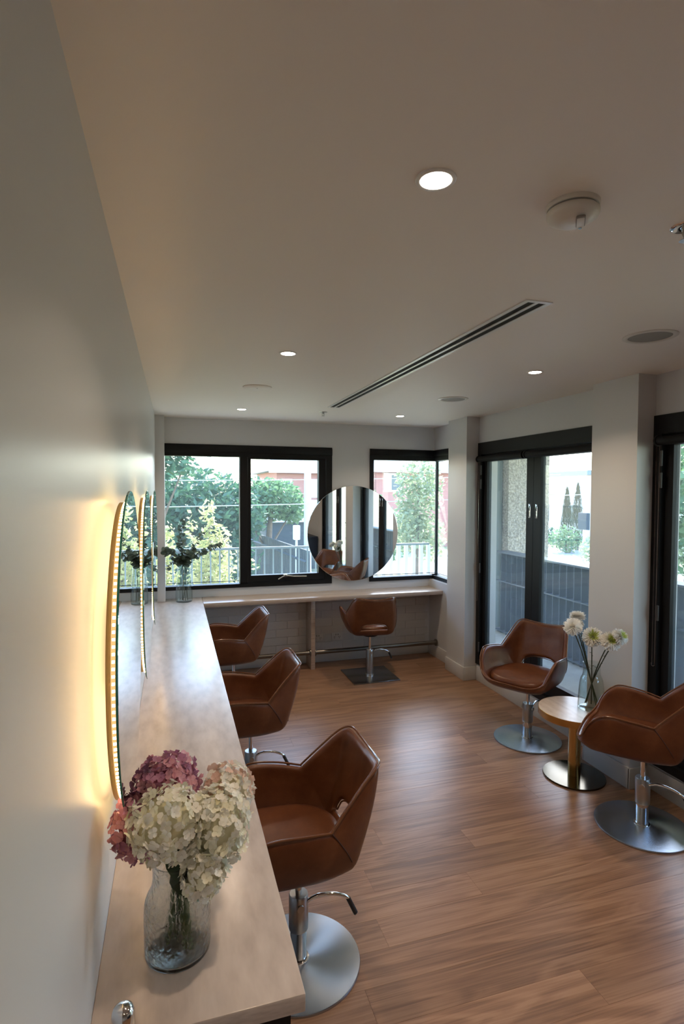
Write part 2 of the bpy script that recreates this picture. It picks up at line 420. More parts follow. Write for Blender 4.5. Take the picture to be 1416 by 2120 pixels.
# ------------------------------------------------------------------ windows
def win_part(parent, name, mat, *b_, bev=0.003): return BX(name, mat, *b_, parent=parent, bev=bev)
YW0, YW1 = D-0.012, D+0.09
w1 = struct(E_('window_1', (0, 0, 0)), 'wide black framed window with a winder sash over the bench', 'window')
mb = MB()
mb.box(W1a, W1b, YW0, YW1, 2.135, ZH); mb.box(W1a, 0.797, YW0, YW1, ZS, 0.865); mb.box(0.797, W1b, YW0, YW1, ZS, 0.872)
mb.box(0.797, 0.872, YW0, YW1, 0.865, 2.135); mb.box(1.688, W1b, YW0, YW1, 0.872, 2.135)
mb.build('frame', 'black_frame', w1)
mb = MB(); mb.box(W1a, W1b, YW0-0.010, YW0, 2.168, ZH-0.012); mb.build('head_cover', 'black_frame', w1, bev=0.003)
mb = MB()
mb.box(0.876, 1.684, YW0+0.012, YW1-0.02, 2.118, 2.148); mb.box(0.876, 1.684, YW0+0.012, YW1-0.02, 0.874, 0.942)
mb.box(0.876, 0.908, YW0+0.012, YW1-0.02, 0.942, 2.118); mb.box(1.612, 1.684, YW0+0.012, YW1-0.02, 0.942, 2.118)
sash = mb.build('sash', 'black_frame', w1)
BX('pane', 'pane', W1a, 0.797, D+0.05, D+0.056, 0.865, 2.135, w1)
BX('pane', 'pane', 0.908, 1.612, D+0.05, D+0.056, 0.942, 2.118, w1)
mb = MB(); mb.box(1.235, 1.275, D-0.03, D+0.004, 0.918, 0.945); mb.tube([(1.255, D-0.03, 0.937), (1.21, D-0.05, 0.92), (1.175, D-0.055, 0.902)], 0.006)
mb.tube([(1.255, D-0.03, 0.937), (1.33, D-0.045, 0.925), (1.47, D-0.05, 0.921)], 0.006)
mb.build('winder', 'chrome', w1, smooth=True)
mb = MB(); mb.box(W1a+0.01, 0.79, D+0.03, D+0.04, 0.888, 0.894); mb.build('glazing_bead', 'black_frame', w1)
w2 = struct(E_('window_2', (0, 0, 0)), 'black framed corner window beside the round mirror', 'window')
XG = XR + 0.055
mb = MB()
mb.box(W2a, XR+0.1, YW0, YW1, 2.135, ZH); mb.box(XR-0.01, XR+0.1, 5.03, D, 2.135, ZH)
mb.box(W2a, XR+0.08, YW0, YW1, ZS, 0.868); mb.box(XR-0.01, XR+0.08, 5.03, YW1, ZS, 0.868)
mb.box(W2a, 2.215, YW0, YW1, 0.868, 2.135)
mb.build('frame', 'black_frame', w2)
mb = MB(); mb.box(W2a, XR-0.02, YW0-0.010, YW0, 2.185, ZH-0.012); mb.box(XR-0.02, XR-0.01, 5.03, D-0.02, 2.185, ZH-0.012); mb.build('head_cover', 'black_frame', w2, bev=0.003)
mb = MB(); mb.box(XG-0.010, XG+0.018, D+0.04, D+0.068, 0.868, 2.135); mb.build('corner_bead', 'black_frame', w2)
BX('pane', 'pane', 2.215, XG-0.01, D+0.05, D+0.056, 0.868, 2.135, w2)
BX('pane', 'pane', XG, XG+0.006, 5.03, D+0.04, 0.868, 2.135, w2)
mb = MB(); mb.box(2.215, XG-0.012, D+0.03, D+0.04, 0.886, 0.892); mb.box(XG-0.02, XG-0.01, 5.03, D+0.03, 0.886, 0.892); mb.build('glazing_bead', 'black_frame', w2)

# ------------------------------------------------------------------ glazed doors
def glazed_door(name, ya, yb, label, near_clip=None):
    d = struct(E_(name, (XR, (ya+yb)/2, ZD0)), label, 'door')
    inv = Matrix.Translation(-Vector((XR, (ya+yb)/2, ZD0)))
    def P(mb, nm_, mt, par=d, **k):
        o = mb.build(nm_, mt, par, **k)
        if par is d: o.matrix_parent_inverse = inv
        return o
    x0, x1 = XR-0.014, XR+0.10
    mb = MB(); mb.box(x0, x1, ya, yb, ZD1-0.11, ZD1); mb.box(x0, x1, ya, ya+0.06, ZD0+0.05, ZD1-0.11); mb.box(x0, x1, yb-0.06, yb, ZD0+0.05, ZD1-0.11)
    mb.box(x0, x1+0.02, ya, yb, ZD0, ZD0+0.05)
    P(mb, 'frame', 'black_frame')
    ym = (ya+yb)/2
    for i, (a, b_) in enumerate(((ya+0.063, ym-0.002), (ym+0.002, yb-0.063))):
        st = 0.085 if True else 0
        inner_hi = (i == 0)
        zb, zt = ZD0+0.055, ZD1-0.113
        lx0, lx1 = XR+0.016, XR+0.062
        mb = MB()
        mb.box(lx0, lx1, a, a+(0.055 if i == 0 else 0.09), zb, zt); mb.box(lx0, lx1, b_-(0.09 if i == 0 else 0.055), b_, zb, zt)
        pa, pb = a+(0.055 if i == 0 else 0.09), b_-(0.09 if i == 0 else 0.055)
        mb.box(lx0, lx1, pa, pb, zt-0.065, zt); mb.box(lx0, lx1, pa, pb, zb, zb+0.10)
        leaf = P(mb, 'door_leaf', 'black_frame')
        g = BX('pane', 'pane', XR+0.036, XR+0.042, pa, pb, zb+0.10, zt-0.065, leaf)
        yy = (ym-0.045) if i == 0 else (ym+0.045)
        mb = MB(); mb.box(lx0-0.003, lx0+0.001, yy-0.012, yy+0.012, 1.585, 1.70)
        fp = mb.build('flush_pull', 'chrome', leaf, bev=0.002)
        mb = MB(); mb.box(lx0-0.0045, lx0, yy-0.006, yy+0.006, 1.645, 1.685); mb.build('thumb_slot', 'black_matt', leaf)
        hy = ya+0.065 if i == 0 else yb-0.065
        for hz in (2.0, 1.87, 1.08, 0.33):
            mb = MB(); mb.cyl(0.007, hz-0.045, hz+0.045, (XR-0.018, hy, 0), 10); mb.build('hinge', 'hinge_grey', leaf, smooth=True)
    return d
d1 = glazed_door('door_1', D1a, D1b, 'black framed pair of glazed doors behind the chair and side table')
d2 = glazed_door('door_2', D2a, D2b, 'black framed pair of glazed doors at the right edge')
# roller blinds rolled up in the door heads, with bead chains
def blind(label, ya, yb, chain_y, zb, group='rolled black blinds in the door heads'):
    r_ = tag(E_('roller_blind', (XR-0.047, (ya+yb)/2, 2.10)), label, 'blind', group)
    mb = MB(); mb.cyl(0.026, ya+0.012, yb-0.012, (0, 0, 0), 24, 'y')
    o = mb.build('roll', 'black_matt', r_, smooth=True); o.matrix_parent_inverse = Matrix.Translation((0, -(ya+yb)/2, 0))
    for e in (ya, yb-0.012):
        mb = MB(); mb.lathe([(0.0, e), (0.032, e), (0.032, e+0.012), (0.0, e+0.012)], 24, axis='y', caps=False)
        o = mb.build('end_bracket', 'black_frame', r_, smooth=True); o.matrix_parent_inverse = Matrix.Translation((0, -(ya+yb)/2, 0))
    if chain_y:
        mb = MB(); pts = []
        for k in range(2):
            yy = chain_y - (yb+ya)/2 + (0.012 if k else -0.012)
            z = zb-2.10+0.02
            while z < -0.02:
                pts.append((-0.002, yy + (0.004 if k else 0)*z, z)); z += 0.0075
        for k in range(7):
            a = PI*k/6; pts.append((-0.002, chain_y-(yb+ya)/2 + 0.012*math.cos(a), zb-2.10+0.02-0.014*math.sin(a)))
        for p in pts:
            q = 0.0024
            mb.add([(p[0]-q,p[1],p[2]),(p[0],p[1]-q,p[2]),(p[0]+q,p[1],p[2]),(p[0],p[1]+q,p[2]),(p[0],p[1],p[2]-q),(p[0],p[1],p[2]+q)],
                   [(0,1,5),(1,2,5),(2,3,5),(3,0,5),(1,0,4),(2,1,4),(3,2,4),(0,3,4)])
        mb.tube([(p[0], p[1], p[2]) for p in (pts[0], pts[len(pts)//2-5])], 0.0007, 4)
        o = mb.build('bead_chain', 'chrome', r_)
        o.location = (-0.0, 0, 0)
        o['kind'] = 'stuff'
    return r_
blind('rolled black blind over the left leaf of the door behind the chair', 3.90, 4.60, 4.60, 0.77)
blind('rolled black blind over the right leaf of the door behind the chair', 3.10, 3.875, None, 0)
blind('rolled black blind with long bead chain in the door at the right edge', 1.72, 2.60, 2.592, 0.76)
blind('rolled black blind over the nearer leaf of the right-edge door', 0.79, 1.70, None, 0)

# ------------------------------------------------------------------ outdoors: balcony
struct(BX('balcony_floor', 'concrete', -3, 4.6, YF-2, 7.3, -0.3, -0.02).__class__ and MB().box(XR+0.2, 4.6, YF, D+0.16, -0.3, -0.0).box(-1.5, 4.6, D+0.16, 7.3, -0.3, -0.0).build('balcony_deck', 'concrete'), 'grey concrete balcony deck outside the doors', 'balcony')
bpy.data.objects.remove(bpy.data.objects['balcony_floor'])
struct(MB().box(XR+0.2, 5.5, YF, D+0.16, 2.68, 2.9).box(-2.5, 5.5, D+0.16, 7.6, 2.68, 2.9).build('sun_block_slab', 'slab_paint'), 'added slab over the balcony, out of view, keeping the sun off the room', 'blocker')  # added slab, out of direct view, shaped to block the sun
# thin bar railing outside the back window
YR = 6.6
rl = tag(E_('balcony_railing', (1.2, YR, 0)), 'thin grey vertical bar railing outside the back windows', 'railing')
mb = MB(); mb.box(-3.0, 2.15, -0.02, 0.02, 1.105, 1.13); mb.box(-3.0, 2.15, -0.012, 0.012, 0.09, 0.11); mb.build('rails', 'rail_paint', rl)
bar = None
for k in range(38):
    x = -2.1 + k*0.105
    if x > 0.98: break
    if bar is None: o = BX('bar', 'rail_paint', -0.008, 0.008, -0.008, 0.008, 0, 1.105, rl); bar = o.data
    else: o = bpy.data.objects.new('bar', bar); COL.objects.link(o); o.parent = rl
    o.location = (x, 0, 0)
bar = None
for k in range(12):
    x = 0.99 + k*0.105
    if bar is None: o = BX('bar', 'rail_sunlit', -0.022, 0.022, -0.02, 0.02, 0, 1.105, rl); bar = o.data
    else: o = bpy.data.objects.new('bar', bar); COL.objects.link(o); o.parent = rl
    o.location = (x, 0, 0)
# louvre balustrade outside the doors
XB = 4.22
lv = tag(E_('louvre_balustrade', (XB, 3.5, 0)), 'dark blue-grey vertical blade balustrade outside the glazed doors', 'balustrade')
mb = MB(); mb.box(-0.085, 0.085, -5.2, 2.75, 1.02, 1.04); mb.build('top_rail', 'louvre', lv)
mb = MB(); mb.box(-0.08, 0.08, -5.2, 2.75, 0.655, 0.670); mb.build('mid_rail', 'louvre', lv)
mb = MB(); mb.box(-0.08, 0.08, -5.2, 2.75, 0.02, 0.035); mb.build('bottom_rail', 'louvre', lv)
bl = None
yb_ = -5.1
while yb_ < 2.7:
    if bl is None: o = BX('blade', 'louvre', -0.075, 0.075, -0.007, 0.007, 0.0, 1.02, lv); bl = o.data
    else: o = bpy.data.objects.new('blade', bl); COL.objects.link(o); o.parent = lv
    o.location = (0.0, yb_, 0); o.rotation_euler = (0, 0, math.radians(-19)); yb_ += 0.112
# rough rendered blade wall
st = tag(E_('rendered_pier', (4.62, 6.45, 0)), 'rough stone-rendered pier beyond the blade balustrade', 'pier')
mb = MB(); mb.box(-0.28, 0.34, -0.15, 0.15, -1.5, 2.68); mb.build('pier_body', 'stucco', st)
scr = tag(E_('dim_glass_panel', (4.12, 6.45, 0)), 'added blue-grey panel standing in for dim glass left of the rough rendered pier', 'screen')  # added panel; its dull colour stands in for dim reflecting glass
MB().box(-0.36, 0.205, -0.03, 0.03, 0.0, 2.68).build('panel', 'dim_glass_grey', scr)
st2 = tag(E_('rendered_pier', (4.75, 2.05, 0)), 'rough stone-rendered pier outside the right-edge door', 'pier')
mb = MB(); mb.box(-0.2, 0.2, -0.32, 0.3, -1.5, 2.68); mb.build('pier_body', 'stucco', st2)

# ------------------------------------------------------------------ outdoors: garden and street
struct(MB().box(-40, 70, D+0.3, 90, -1.8, -1.5).box(4.7, 70, -40, D+0.3, -1.8, -1.5).build('lawn', 'lawn'), 'sunlit grass beyond the railing', 'lawn')
struct(MB().add([(4.5,11,-1.49),(6.4,11,-1.49),(5.2,26,-1.49),(3.4,26,-1.49)], [(0,1,2,3)]).build('footpath', 'path'), 'pale footpath running beside the dark fence', 'path')
struct(MB().add([(9,6,-1.49),(13.5,6,-1.49),(26,28,-1.49),(9,28,-1.49)], [(0,1,2,3)]).build('street', 'road'), 'pale grey street beyond the corner window', 'road')
def tree(name, label, loc, blobs, nleaf, lsize, mat, seed, group=None, trunk_r=0.1, cat='tree', top=None):
    rnd = random.Random(seed)
    t = tag(E_(name, loc), label, cat, group)
    mb = MB(); zt = top if top is not None else max(b_[2] for b_ in blobs)
    c0 = blobs[0]
    mb.tube([(0, 0, -0.05), (c0[0]*0.25, c0[1]*0.25, zt*0.35), (c0[0]*0.7, c0[1]*0.7, zt*0.75), (c0[0], c0[1], zt)], trunk_r, 8, taper=[1.2, 1, 0.7, 0.3])
    for b_ in blobs[1:]:
        mb.tube([(c0[0]*0.25, c0[1]*0.25, zt*0.4), ((b_[0]+c0[0]*0.25)*0.5, (b_[1])*0.5, (zt*0.4+b_[2])*0.5), (b_[0], b_[1], b_[2])], trunk_r*0.45, 6, taper=[1, 0.7, 0.3])
    mb.build('trunk', 'bark', t, smooth=True)
    vol = [b_[3]*b_[4]*b_[5] for b_ in blobs]; S = sum(vol); mb = MB()
    for b_, v_ in zip(blobs, vol):
        for _ in range(int(nleaf*v_/S)):
            d = Vector((rnd.gauss(0,1), rnd.gauss(0,1), rnd.gauss(0,1))).normalized() * (rnd.random()**0.42)
            p = Vector((b_[0]+d.x*b_[3], b_[1]+d.y*b_[4], b_[2]+d.z*b_[5]))
            a = Vector((rnd.gauss(0,1), rnd.gauss(0,1), rnd.gauss(0,0.7))).normalized(); c = a.orthogonal().normalized()
            c = Matrix.Rotation(rnd.uniform(0, 6.28), 3, a) @ c
            s_ = lsize*rnd.uniform(0.6, 1.3)
            mb.add([p-a*s_, p+c*s_*0.45, p+a*s_, p-c*s_*0.45], [(0,1,2,3)])
    o = mb.build('foliage', mat, t); o['kind'] = 'stuff'
    return t
G = -1.5
tree('garden_tree', 'large dark green tree filling the left pane', (0.6, 17, G), [(0,0,2.9,2.0,1.6,1.1),(-1.6,0.5,2.8,1.5,1.2,1.3),(1.2,0.3,2.5,1.2,1.2,1.0),(0.2,-0.6,1.3,1.9,1.1,0.9)], 9000, 0.12, 'leaf_dark', 1, 'garden trees', 0.16)
tree('garden_tree', 'tall tree branch hanging into the top left of the left pane', (-0.6, 11.5, G), [(0.6,0,4.1,0.55,0.5,0.45),(0.95,-0.1,3.75,0.35,0.4,0.25),(0.0,0,3.6,0.7,0.6,0.8)], 1700, 0.09, 'leaf_dark', 2, 'garden trees', 0.10)
tree('garden_tree', 'spreading green tree in the right pane before the brick house', (3.2, 19, G), [(0.2,0,3.0,1.1,1.0,0.75),(-0.7,0.3,2.6,0.9,0.9,0.8),(0.9,0,2.6,0.6,0.8,0.45)], 5200, 0.10, 'leaf_mid', 3, 'garden trees', 0.12)
tree('garden_tree', 'low dark tree behind the shed in the right pane', (4.3, 28, G), [(0,0,2.6,1.6,1.2,1.4),(1.5,0.5,2.2,1.4,1.0,1.2)], 3600, 0.12, 'leaf_dark', 4, 'garden trees', 0.12)
tree('sunlit_shrub', 'tall yellow-green sunlit shrub outside the left pane', (0.72, 9.2, G), [(0,0,1.9,0.38,0.35,0.85),(-0.02,0,2.85,0.14,0.14,0.35),(-0.28,0.1,2.6,0.10,0.10,0.4),(0.2,0,2.4,0.15,0.15,0.4)], 1500, 0.055, 'leaf_sun', 5, 'sunlit shrubs', 0.03, 'shrub')
tree('sunlit_shrub', 'small yellow-green shrub at the left edge of the window', (0.02, 9.0, G), [(0,0,1.9,0.22,0.25,0.8),(0.06,0,2.6,0.1,0.1,0.3)], 600, 0.055, 'leaf_sun', 6, 'sunlit shrubs', 0.03, 'shrub')
tree('sunlit_shrub', 'low yellow-green shrub behind the railing by the mullion', (1.25, 10.2, G), [(0,0,1.3,0.5,0.4,0.95),(0.3,0.1,0.9,0.4,0.4,0.7)], 1000, 0.055, 'leaf_sun', 7, 'sunlit shrubs', 0.03, 'shrub')
tree('pale_tree', 'pale sun-washed tree outside the corner window', (6.1, 13, G), [(0.05,0,3.3,0.65,0.6,0.95),(-0.25,0,2.4,0.5,0.5,0.7),(0.3,0,2.1,0.5,0.5,0.7)], 2600, 0.08, 'leaf_pale', 8, None, 0.07)
tree('green_tree', 'small green tree beside the brick house in the corner window', (5.6, 15, G), [(0,0,2.6,0.5,0.5,0.7),(0.7,0.3,2.0,0.7,0.6,0.8)], 1500, 0.09, 'leaf_mid', 9, None, 0.06)
# street trees beyond the doors
def cypress(label, loc, h_, r_, seed):
    rnd = random.Random(seed); t = tag(E_('cypress_tree', loc), label, 'tree', 'cypress trees beyond the doors')
    mb = MB(); mb.tube([(0,0,0),(0,0,h_*0.3)], 0.12, 8); mb.build('trunk', 'bark', t)
    mb = MB()
    for _ in range(1500):
        z = rnd.random(); rr = r_*(1-z)**0.6*min(1, 0.3+z*5)*rnd.random()**0.4; a = rnd.uniform(0, 6.28)
        p = Vector((rr*math.cos(a), rr*math.sin(a), 0.4+z*(h_-0.4))); d = Vector((rnd.gauss(0,.3), rnd.gauss(0,.3), 1)).normalized(); c = d.orthogonal().normalized()
        mb.add([p-d*0.16, p+c*0.07, p+d*0.16, p-c*0.07], [(0,1,2,3)])
    o = mb.build('foliage', 'leaf_cypress', t); o['kind'] = 'stuff'
cypress('slim cypress tree nearer the middle of the right door pane', (22.2, 27.3, -1.5), 3.5, 0.42, 11)
cypress('taller cypress tree nearer the column in the right door pane', (22, 26.15, -1.5), 3.75, 0.45, 12)
tree('hedge_bush', 'round clipped bush below the cypress trees', (20.5, 25.2, G), [(0,0,0.75,0.9,0.9,0.75)], 900, 0.10, 'leaf_mid', 13, 'bushes along the far street', 0.05, 'bush', 0.7)
tree('hedge_bush', 'dark hedge before the white building', (21.5, 29.0, G), [(0,0,0.7,0.9,1.2,0.7)], 900, 0.10, 'leaf_dark', 14, 'bushes along the far street', 0.05, 'bush', 0.6)
tree('hedge_bush', 'loose pale bush at the street corner', (18.5, 20.5, G), [(0,0,0.7,0.9,0.9,0.7)], 800, 0.10, 'leaf_pale', 15, 'bushes along the far street', 0.05, 'bush', 0.6)
tree('street_tree', 'green street tree outside the right-edge door', (9.6, 8.2, G), [(0,0,3.3,1.5,1.4,1.5),(0.2,-1.0,2.2,1.2,1.2,1.2)], 4200, 0.12, 'leaf_mid', 16, None, 0.1)
tree('street_tree', 'leafy tree seen only in the round mirror', (11, 1.0, G), [(0,0,3.6,1.8,1.8,1.4),(0.2,-1.8,3.0,1.6,1.6,1.4)], 3500, 0.12, 'leaf_mid', 17, None, 0.1)
wbld = tag(E_('white_building', (30, 34, G)), 'long white flat-roofed building across the street', 'building')
mb = MB(); mb.box(-4, 14, -8, 8, 0, 4.4); mb.build('wall', 'render_white', wbld)
mb = MB(); mb.box(-4.3, 14.3, -8.3, 8.3, 4.4, 4.7); mb.build('roof', 'roof_tile', wbld)
mb = MB(); mb.box(-5.2, -3.9, -1.0, 8.2, 3.1, 3.25); mb.build('canopy', 'pole_grey', wbld)
for k in range(3):
    win = BX('window', 'window_dark', -4.03, -3.97, -6.5+k*3.2, -4.8+k*3.2, 1.2, 2.4, wbld)
sg = tag(E_('street_sign', (18.9, 22.0, G)), 'dark rectangular sign board beside the far street', 'sign')
mb = MB(); mb.cyl(0.04, 0, 2.1); mb.build('post', 'pole_grey', sg, smooth=True)
mb = MB(); mb.box(-0.04, 0.04, -0.35, 0.35, 1.5, 2.3); mb.build('board', 'fence_dark', sg)
# brick houses with hipped roofs
def house(label, x0, x1, y0, y1, eave, ridge, wins):
    h_ = tag(E_('brick_house', ((x0+x1)/2, (y0+y1)/2, G)), label, 'house', 'brick houses')
    hx, hy = (x1-x0)/2, (y1-y0)/2; e = eave-G; r_ = ridge-G
    mb = MB(); mb.box(-hx, hx, -hy, hy, 0, e); mb.build('wall', 'brick_red', h_)
    o_ = 0.5; q = min(hx, hy)
    mb = MB(); mb.add([(-hx-o_,-hy-o_,e),(hx+o_,-hy-o_,e),(hx+o_,hy+o_,e),(-hx-o_,hy+o_,e),(-hx+q,0,r_),(hx-q,0,r_)],
                      [(0,1,5,4),(1,2,5),(2,3,4,5),(3,0,4),(3,2,1,0)]); mb.build('roof', 'roof_tile', h_)
    mb = MB(); mb.box(-hx-o_-0.05, hx+o_+0.05, -hy-o_-0.1, -hy-o_, e-0.12, e+0.06); mb.build('gutter', 'render_white', h_)
    for (a, b_, c, d) in wins:
        wd = BX('window', 'render_white', a-hx, b_-hx, -hy-0.06, -hy+0.05, c-G, d-G, h_)
        BX('pane', 'window_dark', a-hx+(b_-a)*0.42, b_-hx-0.12, -hy-0.075, -hy-0.05, c-G+0.12, d-G-0.12, wd)
house('red brick house with grey hip roof seen in the right pane', 5.9, 10.2, 32, 40, 2.95, 5.2, [(2.0,3.1,1.4,2.5),(2.0,3.1,-0.6,0.6),(0.3,0.9,1.5,2.5)])
house('red brick house with white window seen in the corner window', 11.3, 16.2, 30, 39, 3.0, 5.6, [(0.45,1.6,1.75,2.85),(0.45,1.6,-0.3,0.6),(2.7,3.7,1.5,2.7)])
# poles, wires, fence
def pole(label, x, y_, h_, r_=0.11):
    p = tag(E_('power_pole', (x, y_, G)), label, 'pole', 'power poles'); mb = MB(); mb.lathe([(r_, 0), (r_*0.75, h_)], 14); mb.build('post', 'pole_grey', p, smooth=True)
    mb = MB(); mb.box(-0.7, 0.7, -0.05, 0.05, h_-0.5, h_-0.38); mb.build('crossarm', 'pole_grey', p)
    mb = MB()
    for xx in (-0.6, -0.2, 0.2, 0.6): mb.cyl(0.035, h_-0.38, h_-0.2, (xx, 0, 0), 8)
    mb.build('insulators', 'render_white', p, smooth=True)
pole('pale power pole standing before the brick house', 3.95, 16, 7.2, 0.12)
pole('thin distant power pole above the dark trees, left one', 1.6, 24, 7.6)
pole('thin distant power pole above the dark trees, right one', 3.1, 24, 7.6)
for i, (a, b_, s_) in enumerate((((-8,15,2.05),(12,15,2.35),0.12), ((-8,14,1.35),(12,14,1.72),0.10), ((-8,15.2,3.5),(12,15.2,3.6),0.15))):
    mb = MB(); P_ = [Vector(a).lerp(Vector(b_), t/16) - Vector((0,0,s_*4*(t/16)*(1-t/16))) for t in range(17)]
    o = mb.tube(P_, 0.012, 5).build('power_line', 'pole_grey')
    tag(o, ['pale overhead cable crossing the upper dark trees', 'pale overhead cable crossing above the sunlit shrub', 'overhead cable highest above the garden'][i], 'cable', 'overhead cables')
fn = tag(E_('paling_fence', (3.2, 18, G)), 'dark paling fence beside the footpath', 'fence')
fd = Vector((-0.55, 9.0, 0)); pl = None
mb = MB(); mb.tube([(0.25,-4,1.45),(-0.4,5,1.45)], 0.04, 4); mb.build('rail', 'fence_dark', fn)
for k in range(56):
    if pl is None: o = BX('paling', 'fence_dark', -0.03, 0.03, -0.06, 0.06, 0, 1.75, fn); pl = o.data
    else: o = bpy.data.objects.new('paling', pl); COL.objects.link(o); o.parent = fn
    t = k/56; o.location = (0.3-0.65*t, -4+9*t, 0)
sl = tag(E_('street_lamp', (3.4, 15.0, G)), 'small lamp post with white head beside the fence', 'lamp'); MB().cyl(0.035, 0, 1.95, seg=10).build('post', 'pole_grey', sl, smooth=True)
MB().box(-0.09, 0.09, -0.07, 0.07, 1.95, 2.35).build('head', 'render_white', sl, bev=0.02)
shed = tag(E_('shed', (5.2, 24, G)), 'small blue-grey roofed shed behind the fence', 'shed')
MB().box(-1.4, 1.4, -1.2, 1.2, 0, 2.0).build('wall', 'fence_dark', shed)
MB().add([(-1.6,-1.4,2.0),(1.6,-1.4,2.0),(1.6,1.4,2.0),(-1.6,1.4,2.0),(-1.6,0,2.9),(1.6,0,2.9)], [(0,1,5,4),(2,3,4,5),(1,2,5),(3,0,4),(3,2,1,0)]).build('roof', 'roof_tile', shed)

# ------------------------------------------------------------------ counters
cl = tag(E_('wall_bench', (0.21, 3.35, ZC)), 'long pale oak bench top along the wall of lit mirrors', 'bench')
inv = Matrix.Translation((-0.21, -3.35, -ZC))
o = MB().box(0.0, 0.421, 1.096, D, ZC-0.04, ZC).build('worktop', 'counter_oak', cl, bev=0.003); o.matrix_parent_inverse = inv
for y0 in (1.125, 3.2):
    o = MB().box(0.02, 0.395, y0, y0+0.03, 0.0, ZC-0.04).build('support_panel', 'black_matt', cl); o.matrix_parent_inverse = inv
o = MB().box(0.0, 0.02, 1.15, 5.25, ZC-0.10, ZC-0.04).build('wall_cleat', 'black_matt', cl); o.matrix_parent_inverse = inv
cb_ = tag(E_('window_bench', (1.65, 5.45, ZC)), 'shallow pale oak bench top running under the back windows', 'bench')
inv = Matrix.Translation((-1.65, -5.45, -ZC))
o = MB().box(0.423, 2.885, 5.285, D, ZC-0.04, ZC).build('worktop', 'counter_oak_x', cb_, bev=0.003); o.matrix_parent_inverse = inv
o = MB().box(1.475, 1.517, 5.375, D-0.013, 0.0, ZC-0.04).build('leg_panel', 'counter_oak_x', cb_, bev=0.002); o.matrix_parent_inverse = inv
# foot rail
fr_ = tag(E_('foot_rail', (1.6, 5.40, 0.168)), 'dark steel foot rail under the window bench', 'rail')
o = MB().cyl(0.021, -1.16, -0.125, axis='x', seg=20).build('tube', 'rail_steel', fr_, smooth=True)
o = MB().cyl(0.021, -0.083, 1.27, axis='x', seg=20).build('tube', 'rail_steel', fr_, smooth=True)
for a, b_ in ((-0.135, -0.125), (-0.083, -0.073), (1.262, 1.272), (-1.168, -1.158)):
    MB().cyl(0.037, a, b_, axis='x', seg=20).build('flange', 'rail_steel', fr_, smooth=True)
# power outlets
def outlet(label, x, z):
    o = tag(E_('power_outlet', (x, D-0.002, z)), label, 'outlet', 'power outlets under the bench')
    MB().box(-0.058, 0.058, -0.01, 0, -0.037, 0.037).build('plate', 'outlet', o, bev=0.003)
    for s_ in (-1, 1):
        mb = MB()
        mb.box(s_*0.027-0.008, s_*0.027-0.005, -0.0115, -0.009, -0.010, 0.000); mb.box(s_*0.027+0.005, s_*0.027+0.008, -0.0115, -0.009, -0.010, 0.000); mb.box(s_*0.027-0.0015, s_*0.027+0.0015, -0.0115, -0.009, -0.024, -0.014)
        mb.build('socket', 'black_matt', o)
        MB().box(s_*0.012-0.006, s_*0.012+0.006, -0.013, -0.009, 0.012, 0.026).build('switch', 'grille', o)
outlet('white double power outlet beside the bench leg panel', 1.60, 0.262)
outlet('white double power outlet behind the back chair pole', 1.81, 0.262)

# ------------------------------------------------------------------ mirrors
mr = tag(E_('round_mirror', (1.985, D-0.03, 1.352)), 'large round frameless mirror between the back windows', 'mirror')
MB().lathe([(0.0, 0.004), (0.501, 0.004), (0.503, 0.002), (0.503, -0.002), (0.501, -0.0035), (0.0, -0.0035)], 96, axis='y', caps=False).build('glass', 'mirror', mr)
MB().lathe([(0.0, 0.03), (0.06, 0.03), (0.06, 0.0045), (0.0, 0.0045)], 32, axis='y', caps=False).build('mount', 'black_matt', mr)
def lit_mirror(y_, label):
    o = tag(E_('lit_mirror', (0, y_, 1.383)), label, 'mirror', 'lit round mirrors on the long wall')
    R_ = 0.415
    MB().lathe([(0.0, 0.0535), (R_-0.001, 0.0535), (R_-0.0002, 0.0528)], 128, axis='x', caps=False).build('glass', 'mirror', o)
    MB().lathe([(R_-0.0002, 0.0528), (R_, 0.0525), (R_, 0.0485), (0.30, 0.0485)], 128, axis='x', caps=False).build('glass_edge', 'mirror_edge', o, smooth=True)
    MB().lathe([(0.30, 0.0485), (0.384, 0.0485), (0.384, 0.026), (0.12, 0.026)], 128, axis='x', caps=False).build('drum', 'drum', o, smooth=True)
    MB().lathe([(0.0, 0.0), (0.10, 0.0), (0.10, 0.0485), (0.0, 0.0485)], 32, axis='x', caps=False).build('wall_mount', 'black_matt', o)
    MB().lathe([(0.3845, 0.047), (0.3845, 0.036)], 128, axis='x', caps=False).build('strip_band', 'led_band', o)
    MB().lathe([(0.376, 0.0255), (0.14, 0.0255)], 96, axis='x', caps=False).build('fill_glow_panel', 'wall_fill_glow', o)  # added emitter facing the wall, hidden from the camera
    mb = MB(); n_ = 160
    for k in range(n_):
        a = 2*PI*k/n_; u = Vector((0, -math.sin(a), math.cos(a))); w_ = Vector((0, math.cos(a), math.sin(a)))
        c = w_*0.3858 + Vector((0.0415, 0, 0)); vs = []
        for dx in (-0.0028, 0.0028):
            for dt in (-0.0028, 0.0028):
                for dr in (-0.001, 0.0006): vs.append(c + Vector((dx, 0, 0)) + u*dt + w_*dr)
        mb.add(vs, [(0,1,3,2),(4,6,7,5),(0,4,5,1),(2,3,7,6),(1,5,7,3),(0,2,6,4)])
    l_ = mb.build('led_strip', 'led', o); l_['kind'] = 'stuff'
    l_['label'] = 'warm glowing ring of small LED dots'
lit_mirror(1.61, 'nearest round mirror with glowing LED edge on the long wall')
lit_mirror(2.63, 'middle round mirror with glowing LED edge on the long wall')
lit_mirror(3.65, 'farthest round mirror with glowing LED edge on the long wall')

